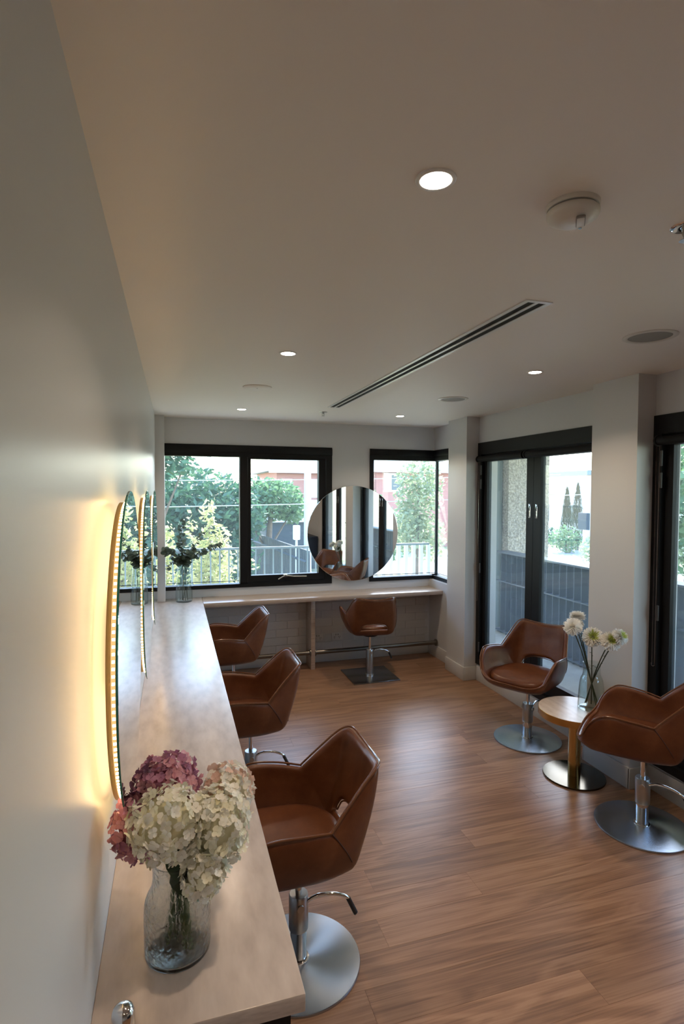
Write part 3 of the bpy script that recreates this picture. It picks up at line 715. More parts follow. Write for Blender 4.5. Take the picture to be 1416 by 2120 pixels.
# ------------------------------------------------------------------ ceiling fittings
def downlight(x, y_, label):
    o = tag(E_('downlight', (x, y_, H)), label, 'downlight', 'warm recessed downlights')
    MB().lathe([(0.036, 0.0), (0.036, -0.004), (0.042, -0.005), (0.0455, -0.003), (0.046, 0.0)], 40, caps=False).build('trim_ring', 'white_metal', o, smooth=True)
    MB().lathe([(0.0, -0.0075), (0.018, -0.0068), (0.030, -0.0055), (0.036, -0.003)], 40, caps=False).build('lens', 'downlight', o)
    ld = bpy.data.lights.new('lamp', 'AREA'); ld.shape = 'DISK'; ld.size = 0.075; ld.energy = DOWN_W; ld.color = WARM; ld.spread = math.radians(125)
    l_ = bpy.data.objects.new('lamp', ld); COL.objects.link(l_); l_.parent = o; l_.location = (0, 0, -0.010)
    return o
downlight(0.734, 1.162, 'nearest and largest downlight, above the bench wall side')
downlight(0.728, 2.82, 'second downlight from the camera on the mirror side')
downlight(0.730, 4.855, 'farthest downlight, near the left window')
downlight(2.190, 4.83, 'farthest downlight, near the corner window')
downlight(2.196, 2.815, 'downlight nearest the column between the doors')
downlight(2.19, 1.16, 'downlight out of the frame by the right-edge door')
downlight(0.73, -0.6, 'downlight behind the viewpoint on the mirror side')
downlight(2.19, -0.6, 'downlight behind the viewpoint on the door side')
sm = tag(E_('smoke_detector', (1.105, 1.165, H)), 'white two-tier round smoke detector on the ceiling', 'smoke detector')
sm.scale = (1.08, 1.08, 1.08)
MB().lathe([(0.0, 0), (0.058, 0), (0.058, -0.006), (0.056, -0.010), (0.0, -0.010)], 48, caps=False).build('base', 'white_plastic', sm, smooth=True)
MB().lathe([(0.0, -0.010), (0.052, -0.010), (0.052, -0.015), (0.0, -0.015)], 48, caps=False).build('gap_ring', 'grille', sm)
MB().lathe([(0.0, -0.014), (0.055, -0.014), (0.0575, -0.017), (0.0575, -0.024), (0.054, -0.030), (0.034, -0.041), (0.028, -0.0425), (0.0, -0.043)], 48, caps=False).build('body', 'white_plastic', sm, smooth=True)
for nme, mt, gx, gz in (('button_groove', 'grille', 0.0015, 0.0425), ('test_button', 'white_plastic', 0.0, 0.0435)):
    b_ = MB().box(-0.0085-gx, 0.0085+gx, -0.030-gx, 0.022+gx, -0.0035, 0.0035).build(nme, mt, sm, bev=0.003); b_.location = (0.010, -0.014, -gz); b_.rotation_euler = (0.05, 0, math.radians(-38))
MB().cyl(0.004, -0.0475, -0.042, (0.024, 0.004, 0), 12).build('indicator', 'chrome', sm, smooth=True)
def speaker(x, y_, label):
    o = tag(E_('ceiling_speaker', (x, y_, H)), label, 'speaker', 'round ceiling speakers')
    MB().lathe([(0.090, 0), (0.113, 0), (0.113, -0.003), (0.108, -0.006), (0.094, -0.006), (0.090, -0.003)], 56, caps=False).build('trim_ring', 'white_plastic', o, smooth=True)
    MB().lathe([(0.0, -0.0035), (0.05, -0.0035), (0.090, -0.002), (0.092, 0)], 56, caps=False).build('grille', 'grille', o, smooth=True)
speaker(2.225, 2.022, 'larger looking round ceiling speaker near the right-edge door')
speaker(2.203, 3.825, 'smaller looking round ceiling speaker farther along the ceiling')
cv = tag(E_('ceiling_cover', (0.712, 3.80, H)), 'flat white round cover plate between two downlights', 'cover')
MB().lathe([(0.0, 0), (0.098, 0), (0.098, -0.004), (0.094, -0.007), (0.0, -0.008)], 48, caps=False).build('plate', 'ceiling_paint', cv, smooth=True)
MB().cyl(0.005, -0.0095, -0.007, seg=10).build('screw', 'satin_steel', cv)
def sprinkler(x, y_, label, big):
    o = tag(E_('sprinkler', (x, y_, H)), label, 'sprinkler', 'ceiling sprinklers')
    MB().lathe([(0.012, -0.002), (0.034, -0.003), (0.038, 0.0)], 32, caps=False).build('escutcheon', 'chrome' if big else 'satin_steel', o, smooth=True)
    MB().lathe([(0.0, 0), (0.011, 0), (0.011, -0.010), (0.006, -0.014), (0.006, -0.020), (0.0, -0.020)], 16, caps=False).build('nozzle', 'satin_steel', o, smooth=True)
    mb = MB(); mb.tube([(0.010, 0, -0.010), (0.012, 0, -0.022), (0.003, 0, -0.034)], 0.002, 6); mb.tube([(-0.010, 0, -0.010), (-0.012, 0, -0.022), (-0.003, 0, -0.034)], 0.002, 6)
    mb.build('yoke', 'satin_steel', o, smooth=True)
    mb = MB(); mb.lathe([(0.0, -0.034), (0.015, -0.034), (0.0165, -0.036), (0.0, -0.036)], 20, caps=False)
    mb.build('deflector', 'satin_steel', o)
sprinkler(1.443, 4.81, 'small sprinkler head past the far end of the air slot', False)
sprinkler(1.468, 1.17, 'chrome sprinkler head cut by the right edge of the ceiling', True)
# linear slot diffuser
df = tag(E_('slot_diffuser', (1.458, 3.14, H)), 'long white twin-slot air diffuser set in the ceiling', 'air vent')
hy = 1.37; hx = 0.056
mb = MB(); mb.box(-hx, -hx+0.018, -hy, hy, -0.004, 0); mb.box(hx-0.018, hx, -hy, hy, -0.004, 0); mb.box(-hx+0.018, hx-0.018, -hy, -hy+0.018, -0.004, 0); mb.box(-hx+0.018, hx-0.018, hy-0.018, hy, -0.004, 0)
mb.build('frame', 'white_metal', df)
MB().box(-0.007, 0.007, -hy+0.018, hy-0.018, -0.004, 0).build('centre_bar', 'white_metal', df)
for s_ in (-1, 1):
    MB().box(s_*0.0225-0.0153, s_*0.0225+0.0153, -hy+0.018, hy-0.018, -0.0012, 0).build('slot', 'dark_void', df)

# ------------------------------------------------------------------ salon chairs
def shell_meshes():
    R_ = [(0,.315,.478),(.14,.31,.480),(.225,.275,.512),(.258,.24,.585),(.272,.19,.64),(.276,.135,.658),(.268,.03,.650),(.248,-.062,.635)]
    R2 = [(.248,-.062,.635),(.226,-.13,.705),(.205,-.20,.772),(.188,-.243,.802),(.155,-.268,.809),(.08,-.279,.799),(0,-.282,.794)]
    M_ = [(0,.275,.432),(.12,.27,.433),(.185,.24,.437),(.208,.195,.446),(.217,.15,.452),(.222,.085,.456),(.222,-.05,.460),(.196,-.158,.466)]
    M2 = [(.196,-.158,.466),(.188,-.170,.470),(.176,-.180,.475),(.160,-.187,.480),(.13,-.193,.485),(.07,-.198,.488),(0,-.2,.488)]
    K = 5
    half_R = catmull(R_, K)[:-1] + catmull(R2, K); half_M = catmull(M_, K)[:-1] + catmull(M2, K)
    mir = lambda p: Vector((-p.x, p.y, p.z))
    Rf = half_R + [mir(p) for p in reversed(half_R[1:-1])]; Mf = half_M + [mir(p) for p in reversed(half_M[1:-1])]
    n_ = len(Rf); CEN = Vector((0, 0.04, 0.418)); V = []; Fc = []
    # bowl rows from near the centre out to M, then wall rows to R
    rows = []
    for a in (0.3, 0.6, 0.82, 0.94): 
        rows.append([Vector((CEN.x+(p.x-CEN.x)*a, CEN.y+(p.y-CEN.y)*a, CEN.z+(p.z-CEN.z)*(a**8))) for p in Mf])
    rows.append(list(Mf))
    T = (0.0, 0.12, 0.28, 0.46, 0.64, 0.82, 1.0)
    cut = []
    for p in Mf:
        if p.y < -0.15 and abs(p.x) < 0.132: cut.append(0.205*(1-abs(p.x/0.132)**3.2)**0.5)
        else: cut.append(0.0)
    wall = []
    for t in T:
        row = []
        for i in range(n_):
            a = cut[i] + (1-cut[i])*t
            p = Mf[i].lerp(Rf[i], a)
            b_ = math.sin(PI*a)*0.014
            out = Vector((Mf[i].x, Mf[i].y-0.04, 0)); out = out.normalized() if out.length > 1e-6 else Vector()
            row.append(p + out*b_)
        wall.append(row)
    V = [CEN] + [p for r_ in rows for p in r_]
    def ix(r_, i): return 1 + r_*n_ + (i % n_)
    for i in range(n_):
        Fc.append((0, ix(0, i), ix(0, i+1)))
        for r_ in range(len(rows)-1): Fc.append((ix(r_, i), ix(r_+1, i), ix(r_+1, i+1), ix(r_, i+1)))
    W0 = len(V); V += [p for r_ in wall for p in r_]
    def wx(r_, i):
        i %= n_
        if r_ == 0 and cut[i] == 0.0: return ix(4, i)
        return W0 + r_*n_ + i
    for i in range(n_):
        for r_ in range(len(T)-1):
            Fc.append((wx(r_, i), wx(r_+1, i), wx(r_+1, i+1), wx(r_, i+1)))
    # drop unused vertices
    used = sorted({j for f in Fc for j in f}); mp = {j: k for k, j in enumerate(used)}
    V = [V[j] for j in used]; Fc = [tuple(mp[j] for j in f) for f in Fc]
    return V, Fc, Rf, half_R, half_M, Mf, cut
def build_chair(square=False):
    root = E_('salon_chair', (0, 0, 0))
    V, Fc, Rf, hR, hM, Mf, cut = shell_meshes()
    mb = MB(); mb.add(V, Fc)
    sh = mb.build('shell', 'leather', root, smooth=True, auto=False)
    bm = bmesh.new(); bm.from_mesh(sh.data); bmesh.ops.recalc_face_normals(bm, faces=bm.faces)
    # outward = away from the seat: check one wall face
    c0 = Vector((0, 0.03, 0.62)); s_ = sum(((f.calc_center_median()-c0).normalized().dot(f.normal)) for f in bm.faces)
    if s_ < 0: bmesh.ops.reverse_faces(bm, faces=bm.faces)
    bm.to_mesh(sh.data); bm.free()
    md = sh.modifiers.new('thick', 'SOLIDIFY'); md.thickness = 0.026; md.offset = -1.0
    md = sh.modifiers.new('round', 'SUBSURF'); md.levels = 1; md.render_levels = 1
    # piping around the rim
    MB().tube([p + Vector((0, 0, 0.002)) + Vector((p.x, p.y-0.03, 0)).normalized()*-0.0015 for p in Rf], 0.0042, 8, closed=True).build('piping', 'piping', root, smooth=True)
    # piping around the back opening
    ed = [Mf[i].lerp(Rf[i], cut[i]) + Vector((0, -0.002, 0)) for i in range(len(Mf)) if Mf[i].y < -0.15 and abs(Mf[i].x) < 0.145]
    MB().tube(ed, 0.0035, 6).build('opening_edge', 'piping', root, smooth=True)
    for s_ in (-1, 1):
        j = 7*5; A, B = hR[j], hM[j]; pts = []
        for k in range(9):
            t = 0.80*k/8; p = A.lerp(B, t); out = Vector((B.x, B.y-0.04, 0)).normalized()*(math.sin(PI*t)*0.013+0.001); p = p+out
            pts.append((s_*p.x, p.y, p.z))
        MB().tube(pts, 0.0022, 6).build('seam', 'seam', root, smooth=True)
    # seat cushion
    n_ = 48; prof = []
    mb = MB(); pts = []
    for k in range(n_):
        a = 2*PI*k/n_; c, s_ = math.cos(a), math.sin(a); e = 2/3.2
        x = math.copysign(abs(c)**e, c)*0.205; y_ = math.copysign(abs(s_)**e, s_)*0.222 + 0.056
        x *= (1 + 0.06*(y_-0.06)/0.23) * (1.0 if y_ > 0 else 1-0.25*(-y_/0.17)**2)
        pts.append((x, y_))
    levels = [(0.88, 0.456), (1.0, 0.470), (1.0, 0.490), (0.965, 0.506), (0.86, 0.514), (0.55, 0.517), (0.0, 0.516)]
    vs = []; fs = []
    for sc_, z in levels[:-1]: vs += [(x*sc_, (y_-0.062)*sc_+0.062, z - 0.012*max(0, (y_-0.2)/0.1)) for x, y_ in pts]
    vs.append((0, 0.062, levels[-1][1])); L_ = len(levels)-1
    for q in range(L_-1):
        for k in range(n_): fs.append((q*n_+k, q*n_+(k+1) % n_, (q+1)*n_+(k+1) % n_, (q+1)*n_+k))
    for k in range(n_): fs.append(((L_-1)*n_+k, (L_-1)*n_+(k+1) % n_, len(vs)-1))
    fs.append(tuple(reversed(range(n_))))
    mb.add(vs, fs).build('seat_cushion', 'leather', root, smooth=True, auto=False)
    # pedestal
    MB().cyl(0.075, 0.400, 0.417, seg=28).build('seat_plate', 'black_frame', root, smooth=True)
    MB().cyl(0.0125, 0.26, 0.402, seg=20).build('piston', 'chrome', root, smooth=True)
    if not square:
        MB().lathe([(0.0, 0.015), (0.0315, 0.015), (0.0315, 0.15), (0.0, 0.15)], 32, caps=False).build('lower_tube', 'chrome', root, smooth=True)
        MB().lathe([(0.0, 0.132), (0.036, 0.132), (0.037, 0.136), (0.037, 0.262), (0.034, 0.268), (0.0, 0.269)], 36, caps=False).build('pump_sleeve', 'satin_steel', root, smooth=True)
        MB().lathe([(0.0, 0.0), (0.236, 0.0), (0.2365, 0.006), (0.234, 0.010), (0.05, 0.016), (0.0, 0.016)], 96, caps=False).build('base_disc', 'disc_steel', root, smooth=True)
        MB().lathe([(0.033, 0.015), (0.040, 0.015), (0.040, 0.020), (0.033, 0.021)], 32, caps=False).build('base_ring', 'chrome', root, smooth=True)
    else:
        MB().lathe([(0.0, 0.015), (0.0355, 0.015), (0.0355, 0.258), (0.033, 0.262), (0.0, 0.262)], 36, caps=False).build('pump_sleeve', 'satin_steel', root, smooth=True)
        MB().box(-0.232, 0.232, -0.222, 0.222, 0.0, 0.012).build('base_plate', 'plate_steel', root, bev=0.004)
        MB().lathe([(0.033, 0.011), (0.045, 0.011), (0.043, 0.026), (0.037, 0.028)], 32, caps=False).build('base_ring', 'chrome', root, smooth=True)
    return root
def add_lever(root, ang, short=False):
    c, s_ = math.cos(ang), math.sin(ang)
    def P(r_, z, t=0.0): return (c*r_ - s_*t, s_*r_ + c*t, z)
    pv = MB().cyl(0.0135, -0.043, 0.043, seg=20, axis='y').build('pivot', 'satin_steel', root, smooth=True)
    pv.location = (0, 0, 0.232); pv.rotation_euler = (0, 0, ang)
    arm = catmull([P(0.03, 0.245, -0.02), P(0.07, 0.258, -0.02), P(0.13, 0.252, -0.02), P(0.18, 0.232, -0.02), P(0.197, 0.215, -0.02)], 5)
    lv_ = MB().tube(arm, 0.0068, 10).build('lever', 'chrome', root, smooth=True)
    MB().tube([P(0.192, 0.221, -0.02), P(0.222, 0.158, -0.022)], 0.0092, 12).build('grip', 'black_rubber', lv_, smooth=True)
    MB().tube([P(0.222, 0.158, -0.022), P(0.2235, 0.155, -0.022)], 0.0085, 12).build('grip_cap', 'chrome', lv_, smooth=True)
def parts_named(o, n_): return [c for c in o.children if c.name.split('.')[0] == n_]
GC = 'brown leather salon chairs'
proto = build_chair(False)
specs = [ # x, y, heading of the seat front (deg, world), label
 (0.609, 2.020, 180, 'brown leather salon chair nearest the camera, beside the hydrangea vase'),
 (0.589, 3.238, 180, 'middle of the three brown chairs at the long bench'),
 (0.622, 4.560, 180, 'farthest of the three brown chairs at the long bench'),
 (2.616, 3.417, 210, 'brown leather salon chair turned toward the room, left of the brass side table'),
 (2.567, 2.334, 130, 'brown leather salon chair right of the brass side table, cut by the frame edge')]
bases = [copy_tree(proto) for _ in specs[1:]]
chairs = [proto] + bases
for o, (x, y_, hd, lab) in zip(chairs, specs):
    o.location = (x, y_, 0); o.rotation_euler = (0, 0, math.radians(hd-90)); tag(o, lab, 'chair', GC)
LEV = [-90, -90, -90, -90, -90]
for o, a in zip(chairs, LEV): add_lever(o, math.radians(a))
sqc = build_chair(True); sqc.location = (1.984, 5.052, 0); sqc.rotation_euler = (0, 0, math.radians(-8)); tag(sqc, 'brown leather salon chair on a square base facing the round mirror', 'chair', GC)
add_lever(sqc, math.radians(10))
for c in sqc.children:
    if c.name.startswith(('base_plate',)): c.rotation_euler = (0, 0, math.radians(8))

# ------------------------------------------------------------------ brass side table
tb = tag(E_('side_table', (2.582, 2.882, 0)), 'round side table with brass pillar and pale wood top', 'table')
MB().lathe([(0.0, 0.427), (0.2195, 0.427), (0.2195, 0.4305), (0.0, 0.4305)], 72, caps=False).build('table_top', 'table_oak', tb, smooth=True)
MB().lathe([(0.0, 0.388), (0.221, 0.388), (0.222, 0.39), (0.222, 0.430), (0.2196, 0.4312), (0.2196, 0.427), (0.0, 0.427)], 72, caps=False).build('brass_edge', 'brass', tb, smooth=True)
MB().cyl(0.0375, 0.012, 0.388, seg=40).build('pillar', 'brass', tb, smooth=True)
MB().lathe([(0.0, 0.0), (0.186, 0.0), (0.187, 0.004), (0.185, 0.011), (0.0, 0.013)], 72, caps=False).build('base_disc', 'brass_base', tb, smooth=True)

# ------------------------------------------------------------------ vases
def vase(label, x, y_, z, prof, mat, wall_t=0.003, water=None):
    v_ = tag(E_('glass_vase', (x, y_, z)), label, 'vase')
    outer = catmull([(r_, 0, h_) for r_, h_ in prof], 5); pr = [(0.0, 0.0)] + [(p.x, p.z) for p in outer]
    inner = [(max(0.001, r_-wall_t), h_) for r_, h_ in reversed(pr[1:])]; inner = [q for q in inner if q[1] > 0.008]
    pr = pr + inner + [(0.0, 0.008)]
    MB().lathe(pr, 56, caps=False).build('glass', mat, v_, smooth=True, auto=False)
    return v_
HV = (0.166, 1.292)
vase('hammered clear glass vase holding hydrangeas on the near bench end', HV[0], HV[1], ZC, [(0.066, 0.0), (0.072, 0.006), (0.0735, 0.04), (0.0735, 0.10), (0.070, 0.128), (0.060, 0.148), (0.0545, 0.17), (0.0545, 0.20), (0.0565, 0.218)], 'vase_hammered')
EV = (0.252, 5.43)
vase('clear glass vase of eucalyptus on the bench corner by the window', EV[0], EV[1], ZC, [(0.070, 0.0), (0.076, 0.008), (0.078, 0.05), (0.074, 0.15), (0.064, 0.24), (0.060, 0.29), (0.062, 0.338)], 'vase_clear')
MV = (2.690, 2.868); ZT = 0.431
vase('clear glass vase of chrysanthemums on the brass side table', MV[0], MV[1], ZT, [(0.074, 0.0), (0.079, 0.006), (0.078, 0.06), (0.073, 0.14), (0.066, 0.185), (0.054, 0.215), (0.051, 0.26), (0.053, 0.29)], 'vase_clear')

# ------------------------------------------------------------------ hydrangeas
def floret_mesh(name, mat, r_, seed):
    rnd = random.Random(seed); mb = MB()
    for k in range(4):
        a = k*PI/2 + rnd.uniform(-0.12, 0.12); c, s_ = math.cos(a), math.sin(a); w_ = r_*rnd.uniform(0.52, 0.66); l_ = r_*rnd.uniform(0.9, 1.1); cup = rnd.uniform(-0.1, 0.6)*r_
        loc = [(0.05*r_, 0, 0), (0.45*l_, w_*0.85, 0.02*r_+cup*0.4), (0.85*l_, w_*0.75, cup*0.9), (1.02*l_, 0, cup*0.7), (0.85*l_, -w_*0.75, cup*0.9), (0.45*l_, -w_*0.85, 0.02*r_+cup*0.4), (0.5*l_, 0, -0.02*r_)]
        mb.add([(c*x-s_*y_, s_*x+c*y_, z+0.012*r_*k) for x, y_, z in loc], [(0,1,6),(1,2,6),(2,3,6),(3,4,6),(4,5,6),(5,0,6)])
    q = 0.10*r_; mb.add([(q,0,0.02*r_),(0,q,0.02*r_),(-q,0,0.02*r_),(0,-q,0.02*r_),(0,0,0.13*r_)], [(0,1,4),(1,2,4),(2,3,4),(3,0,4)])
    me = bpy.data.meshes.new(name); me.from_pydata(mb.v, [], mb.f); me.materials.append(MAT[mat]); me.update()
    for p in me.polygons: p.use_smooth = True
    return me
def hydrangea(label, c, rad, mats, core, nfl, r_f, seed, group, squash=(1, 1, 1)):
    rnd = random.Random(seed); c = Vector(c); base = Vector((HV[0]+rnd.uniform(-.03,.03), HV[1]+rnd.uniform(-.03,.03), ZC+0.012))
    root = tag(E_('hydrangea', base), label, 'flower', group)
    neck = Vector((HV[0]+(c.x-HV[0])*0.16, HV[1]+(c.y-HV[1])*0.16, ZC+0.205))
    pts = catmull([(0,0,0), (neck-base)*0.5, neck-base, (neck-base).lerp(c-base, 0.55), c-base], 5)
    MB().tube(pts, 0.0042, 8).build('stem', 'stem_green', root, smooth=True)
    mb = MB(); segs = 14
    for i in range(1, segs):
        pass
    mb.lathe([(math.sin(PI*k/10)*rad*0.76, -math.cos(PI*k/10)*rad*0.76) for k in range(11)], 20, caps=False)
    o = mb.build('flower_core', core, root, smooth=True, auto=False); o.location = c-base; o.scale = squash
    ms = [floret_mesh('floret', mt, r_f, seed*10+i) for i, mt in enumerate(mats*2)]
    g = PI*(3-5**0.5)
    for k in range(nfl):
        z = 1-2*(k+0.5)/nfl; rr = math.sqrt(1-z*z); a = g*k
        d = Vector((rr*math.cos(a)+rnd.gauss(0, .07), rr*math.sin(a)+rnd.gauss(0, .07), z+rnd.gauss(0, .07))).normalized()
        o = bpy.data.objects.new('floret', ms[rnd.randrange(len(ms))]); COL.objects.link(o); o.parent = root
        k_ = rad*rnd.uniform(0.84, 1.07)
        o.location = (c-base) + Vector((d.x*squash[0], d.y*squash[1], d.z*squash[2]))*k_
        t_ = (d + Vector((rnd.gauss(0,.42), rnd.gauss(0,.42), rnd.gauss(0,.42)))).normalized()
        o.rotation_euler = (t_.to_track_quat('Z', 'Y') @ Matrix.Rotation(rnd.uniform(0, 6.28), 3, 'Z').to_quaternion()).to_euler()
        s_ = rnd.uniform(0.85, 1.2); o.scale = (s_, s_, s_)
    return root, base
GH = 'hydrangeas in the hammered vase'
hydrangea('large cream-white hydrangea head on the left of the bouquet', (0.146, 1.262, 1.066), 0.080, ['petal_white', 'petal_cream', 'petal_white'], 'core_cream', 240, 0.0118, 21, GH, (1.05, 1, 0.95))
hydrangea('cream-white hydrangea head on the right of the bouquet', (0.255, 1.275, 1.035), 0.078, ['petal_white', 'petal_cream', 'petal_white'], 'core_cream', 240, 0.0118, 22, GH, (0.88, 1, 1.1))
hydrangea('lowest white hydrangea head drooping beside the vase neck', (0.222, 1.225, 0.962), 0.047, ['petal_white', 'petal_cream'], 'core_cream', 100, 0.0112, 23, GH)
hydrangea('pink hydrangea head at the top of the bouquet', (0.142, 1.37, 1.095), 0.074, ['petal_pink', 'petal_pink_deep', 'petal_pink'], 'core_pink', 210, 0.0118, 24, GH, (1.0, 1, 0.95))
hydrangea('mauve pink hydrangea head at the left of the bouquet', (0.082, 1.345, 1.025), 0.066, ['petal_pink_deep', 'petal_pink'], 'core_pink', 180, 0.0115, 25, GH, (0.9, 1, 1.15))
hydrangea('pale blush hydrangea head behind the white ones', (0.285, 1.37, 1.055), 0.064, ['petal_blush', 'petal_white'], 'core_cream', 130, 0.0125, 26, GH)
def leaf_mesh(L_, W_, bend=0.15, seg=5):
    mb = MB()
    for k in range(seg+1):
        t = k/seg; w_ = W_*math.sin(PI*(t**0.8))*0.5 + 0.0004; z = -bend*L_*t*t
        mb.v += [(t*L_, -w_, z+w_*0.25), (t*L_, 0, z), (t*L_, w_, z+w_*0.25)]
    for k in range(seg):
        for q in range(2): mb.f.append((k*3+q, k*3+q+1, (k+1)*3+q+1, (k+1)*3+q))
    return mb
lf = tag(E_('leaf_sprig', (HV[0], HV[1], ZC+0.012)), 'dark green leaves among the hydrangea stems in the hammered vase', 'leaves')
MB().tube([(0.0, 0.01, 0), (0.0, 0.0, 0.2), (-0.02, 0.02, 0.30)], 0.003, 6).build('stem', 'stem_dark', lf, smooth=True)
for (p, e, L_, W_) in (((-0.045,0.05,0.325),(0.2,-0.05,2.9),0.075,0.035), ((0.0,-0.02,0.20),(0.3,0.75,-1.2),0.07,0.05), ((0.01,-0.03,0.19),(0.2,0.9,-0.7),0.06,0.045), ((0.0,-0.01,0.23),(0.1,0.5,-1.6),0.07,0.05), ((0.02,0.0,0.14),(0.4,0.6,-0.9),0.05,0.035)):
    o = leaf_mesh(L_, W_).build('leaf', 'leaf_bouquet', lf, smooth=True, auto=False); o.location = p; o.rotation_euler = e

# ------------------------------------------------------------------ chrysanthemums
def mum(label, c, r_, face, green, seed):
    rnd = random.Random(seed); c = Vector(c); b0 = Vector((MV[0]+(MV[0]-c.x)*0.42+rnd.uniform(-.01,.01), MV[1]+(MV[1]-c.y)*0.42, ZT+0.012))
    d_ = Vector((b0.x-MV[0], b0.y-MV[1], 0))
    if d_.length > 0.058: d_ *= 0.058/d_.length; b0 = Vector((MV[0]+d_.x, MV[1]+d_.y, b0.z))
    root = tag(E_('chrysanthemum', b0), label, 'flower', 'white chrysanthemums in the table vase')
    f = Vector(face).normalized(); neck = Vector((MV[0]+(c.x-MV[0])*0.10, MV[1]+(c.y-MV[1])*0.10, ZT+0.20))
    end = c - f*r_*0.55
    pts = catmull([(0,0,0), neck-b0, (neck-b0).lerp(end-b0, 0.5)+Vector((0,0,0.012)), end-b0], 6)
    mb = MB(); mb.tube(pts, 0.0034, 8)
    for k in range(7, len(pts)-1):
        p = pts[k]; q = p + Vector((rnd.gauss(0,.006), rnd.gauss(0,.006), 0.004)); mb.tube([p, q], 0.0016, 5)
    mb.build('stem', 'stem_dark', root, smooth=True)
    cal = MB().lathe([(0.002, -0.5*r_), (0.3*r_, -0.42*r_), (0.5*r_, -0.2*r_)], 14, caps=False).build('calyx', 'stem_dark', root)
    cal.location = c-b0; cal.rotation_euler = f.to_track_quat('Z', 'Y').to_euler()
    mbs = {0: MB(), 1: MB()}; n_ = 420; g = PI*(3-5**0.5)
    q_ = f.to_track_quat('Z', 'Y')
    for k in range(n_):
        u = (k+0.5)/n_; th = math.acos(1-1.55*u); a = g*k + rnd.uniform(-.1,.1)
        d = Vector((math.sin(th)*math.cos(a), math.sin(th)*math.sin(a), math.cos(th)*0.82))
        side = Vector((-math.sin(a), math.cos(a), 0)); tipz = Vector((0,0,1))
        l0 = r_*0.25; L_ = r_*rnd.uniform(0.80, 1.12); w_ = r_*0.070*(0.7+0.6*u)
        if u < 0.09: L_ *= 0.80
        p0 = d*l0; p1 = d*(l0+(L_-l0)*0.6); p2 = d*L_ + tipz*r_*0.06*(0.5-u)
        nrm = side.cross(d).normalized()*w_*0.5
        isg = 1 if (green and u < 0.13) else 0
        V_ = [p0-side*w_*0.6, p0+side*w_*0.6, p1+side*w_, p2+side*w_*0.5, p2-side*w_*0.5, p1-side*w_, p1-nrm, p2-nrm*0.3]
        V_ = [q_ @ v_ for v_ in V_]
        mbs[isg].add(V_, [(0,1,2,6),(0,6,5),(6,2,3,7),(5,6,7,4)])
    for i, nme, mt in ((0, 'petals', 'mum_white'), (1, 'green_centre', 'mum_green')):
        if mbs[i].v:
            o = mbs[i].build(nme, mt, root, smooth=True, auto=False); o.location = c-b0; o['kind'] = 'stuff'
    o = MB().lathe([(math.sin(PI*k/8)*r_*0.38, -math.cos(PI*k/8)*r_*0.34) for k in range(9)], 14, caps=False).build('flower_core', 'mum_white', root, smooth=True, auto=False)
    o.location = c-b0; o.rotation_euler = q_.to_euler()
mum('white chrysanthemum highest in the vase, seen from its side', (2.625, 2.93, 1.005), 0.050, (0.1, 0.2, 1), False, 31)
mum('white chrysanthemum at the left of the vase, facing up', (2.525, 2.85, 0.965), 0.056, (-0.5, -0.35, 0.8), False, 32)
mum('white chrysanthemum half hidden behind the left bloom', (2.60, 2.90, 0.968), 0.040, (0.3, 0.1, 0.9), False, 37)
mum('white chrysanthemum with green centre in the middle of the vase', (2.632, 2.80, 0.905), 0.060, (-0.45, -0.75, 0.55), True, 33)
mum('white chrysanthemum with green centre lowest in the bunch', (2.655, 2.68, 0.908), 0.056, (-0.25, -0.75, 0.62), True, 34)
mum('white chrysanthemum with green centre farthest right', (2.68, 2.632, 0.947), 0.048, (0.35, -0.7, 0.55), True, 35)

# ------------------------------------------------------------------ eucalyptus
eleaf = None
def euc(label, tip, ctrl, seed, nl, big=1.0):
    global eleaf
    rnd = random.Random(seed); b0 = Vector((EV[0]+rnd.uniform(-.04,.04), EV[1]+rnd.uniform(-.04,.04), ZC+0.015))
    root = tag(E_('eucalyptus_stem', b0), label, 'foliage', 'eucalyptus stems in the corner vase')
    neck = Vector((EV[0]+rnd.uniform(-.02,.02), EV[1]+rnd.uniform(-.02,.02), ZC+0.335))
    pts = catmull([(0,0,0), neck-b0, Vector(ctrl)-b0, Vector(tip)-b0], 14)
    MB().tube(pts, 0.0028, 6, taper=[1-0.6*i/len(pts) for i in range(len(pts))]).build('stem', 'stem_dark', root, smooth=True)
    if eleaf is None:
        mb = MB(); vs = [(0,0,0)]; 
        for k in range(9):
            a = -PI*0.86 + k*PI*1.72/8; vs.append((0.5+0.5*math.cos(a), 0.46*math.sin(a), 0.08*math.cos(a)**2))
        vs.append((0.5, 0, -0.02)); mb.add(vs, [(0,1,10)] + [(k, k+1, 10) for k in range(1, 9)] + [(9, 0, 10)])
        o = mb.build('leaf', 'eucalyptus', root, smooth=True, auto=False); eleaf = o.data; bpy.data.objects.remove(o)
    i0 = 15
    for k in range(nl):
        t = (k/nl)**0.95; i = i0 + t*(len(pts)-1-i0); ia = int(i); p = pts[ia].lerp(pts[min(ia+1, len(pts)-1)], i-ia)
        ax = (pts[min(ia+2, len(pts)-1)]-pts[max(ia-2, 0)]).normalized(); s0 = ax.orthogonal().normalized()
        d = Matrix.Rotation(k*2.4+rnd.uniform(-.4,.4), 3, ax) @ s0
        d = (d + ax*rnd.uniform(0.1, 0.7) + Vector((0,0,-0.15))).normalized()
        o = bpy.data.objects.new('leaf', eleaf); COL.objects.link(o); o.parent = root; o.location = p
        s_ = big*rnd.uniform(0.046, 0.068)*(1-0.42*t); o.scale = (s_, s_*rnd.uniform(.8, 1.1), s_)
        o.rotation_euler = (d.to_track_quat('X', 'Z') @ Matrix.Rotation(rnd.uniform(-1.2, 1.2), 3, 'X').to_quaternion()).to_euler()
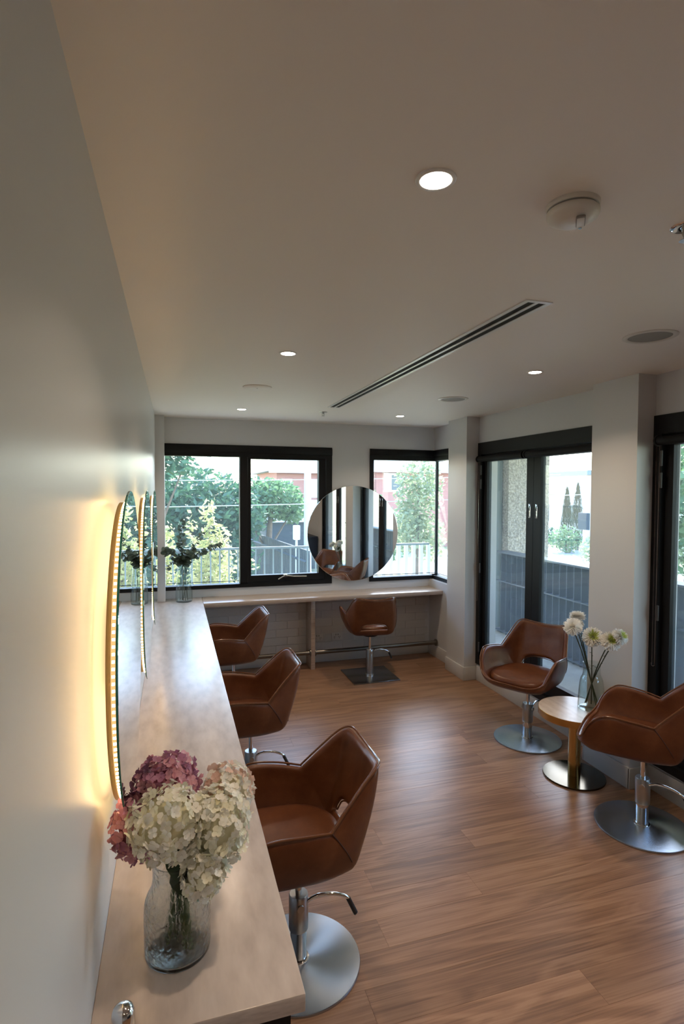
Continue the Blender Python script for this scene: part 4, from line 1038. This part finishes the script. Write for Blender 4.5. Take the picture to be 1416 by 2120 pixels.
euc('tallest upright eucalyptus stem in the corner vase', (0.245, 5.43, 1.52), (0.225, 5.43, 1.30), 41, 60)
euc('eucalyptus stem leaning right at mid height', (0.425, 5.42, 1.40), (0.33, 5.42, 1.24), 42, 40, 0.85)
euc('long eucalyptus stem arching far to the right', (0.60, 5.38, 1.285), (0.40, 5.40, 1.21), 43, 62, 0.95)
euc('short eucalyptus stem arching left across the corner nib', (0.07, 5.38, 1.24), (0.14, 5.40, 1.20), 44, 40, 1.2)
euc('short bushy eucalyptus stem low in front of the vase rim', (0.30, 5.33, 1.22), (0.28, 5.38, 1.16), 45, 44, 1.15)
euc('low eucalyptus stem drooping to the left of the vase', (0.10, 5.42, 1.06), (0.17, 5.42, 1.14), 46, 20, 1.0)
euc('short eucalyptus stem behind the tall one', (0.36, 5.46, 1.24), (0.30, 5.45, 1.18), 47, 44, 1.1)

# ------------------------------------------------------------------ chrome object at the near end of the bench
ch = tag(E_('chrome_canister', (0.062, 1.125, ZC)), 'small chrome dome-topped canister at the bottom edge of the bench', 'canister')
MB().lathe([(0.0, 0.0), (0.022, 0.0), (0.0225, 0.003), (0.0225, 0.020)], 36, caps=False).build('body', 'chrome', ch, smooth=True)
MB().lathe([(0.0225, 0.020), (0.0215, 0.032), (0.018, 0.041), (0.010, 0.047), (0.0, 0.049)], 36, caps=False).build('dome_lid', 'chrome', ch, smooth=True)

# ------------------------------------------------------------------ reception cabinet by the right wall (seen in the round mirror)
cab = tag(E_('navy_cabinet', (2.60, -0.45, 0)), 'navy cabinet with magazines on top, seen in the round mirror', 'cabinet')
MB().box(-0.32, 0.31, -0.85, 0.85, 0.0, 0.86).build('body', 'navy', cab, bev=0.003)
MB().box(-0.34, 0.318, -0.87, 0.87, 0.86, 0.89).build('top', 'navy', cab, bev=0.003)
for k in range(3):
    dr = MB().box(-0.338, -0.321, -0.84+k*0.563, -0.29+k*0.563, 0.06, 0.84).build('door', 'navy', cab, bev=0.002)
    MB().box(-0.352, -0.339, -0.34+k*0.563, -0.33+k*0.563, 0.5, 0.66).build('handle', 'brass', dr)
for k in range(4):
    mg = tag(E_('magazine', (2.55+0.01*k, 0.05-0.015*k, 0.8905+0.014*k), 0.05*k), ['bottom', 'second lowest', 'second highest', 'top'][k]+' magazine of the stack on the navy cabinet', 'magazine', 'magazines on the navy cabinet')
    MB().box(-0.11, 0.11, -0.15, 0.15, 0.0, 0.0125).build('pages', 'paper', mg)
    MB().box(-0.112, 0.112, -0.152, 0.152, 0.0125, 0.0135).build('cover', 'white_plastic', mg)
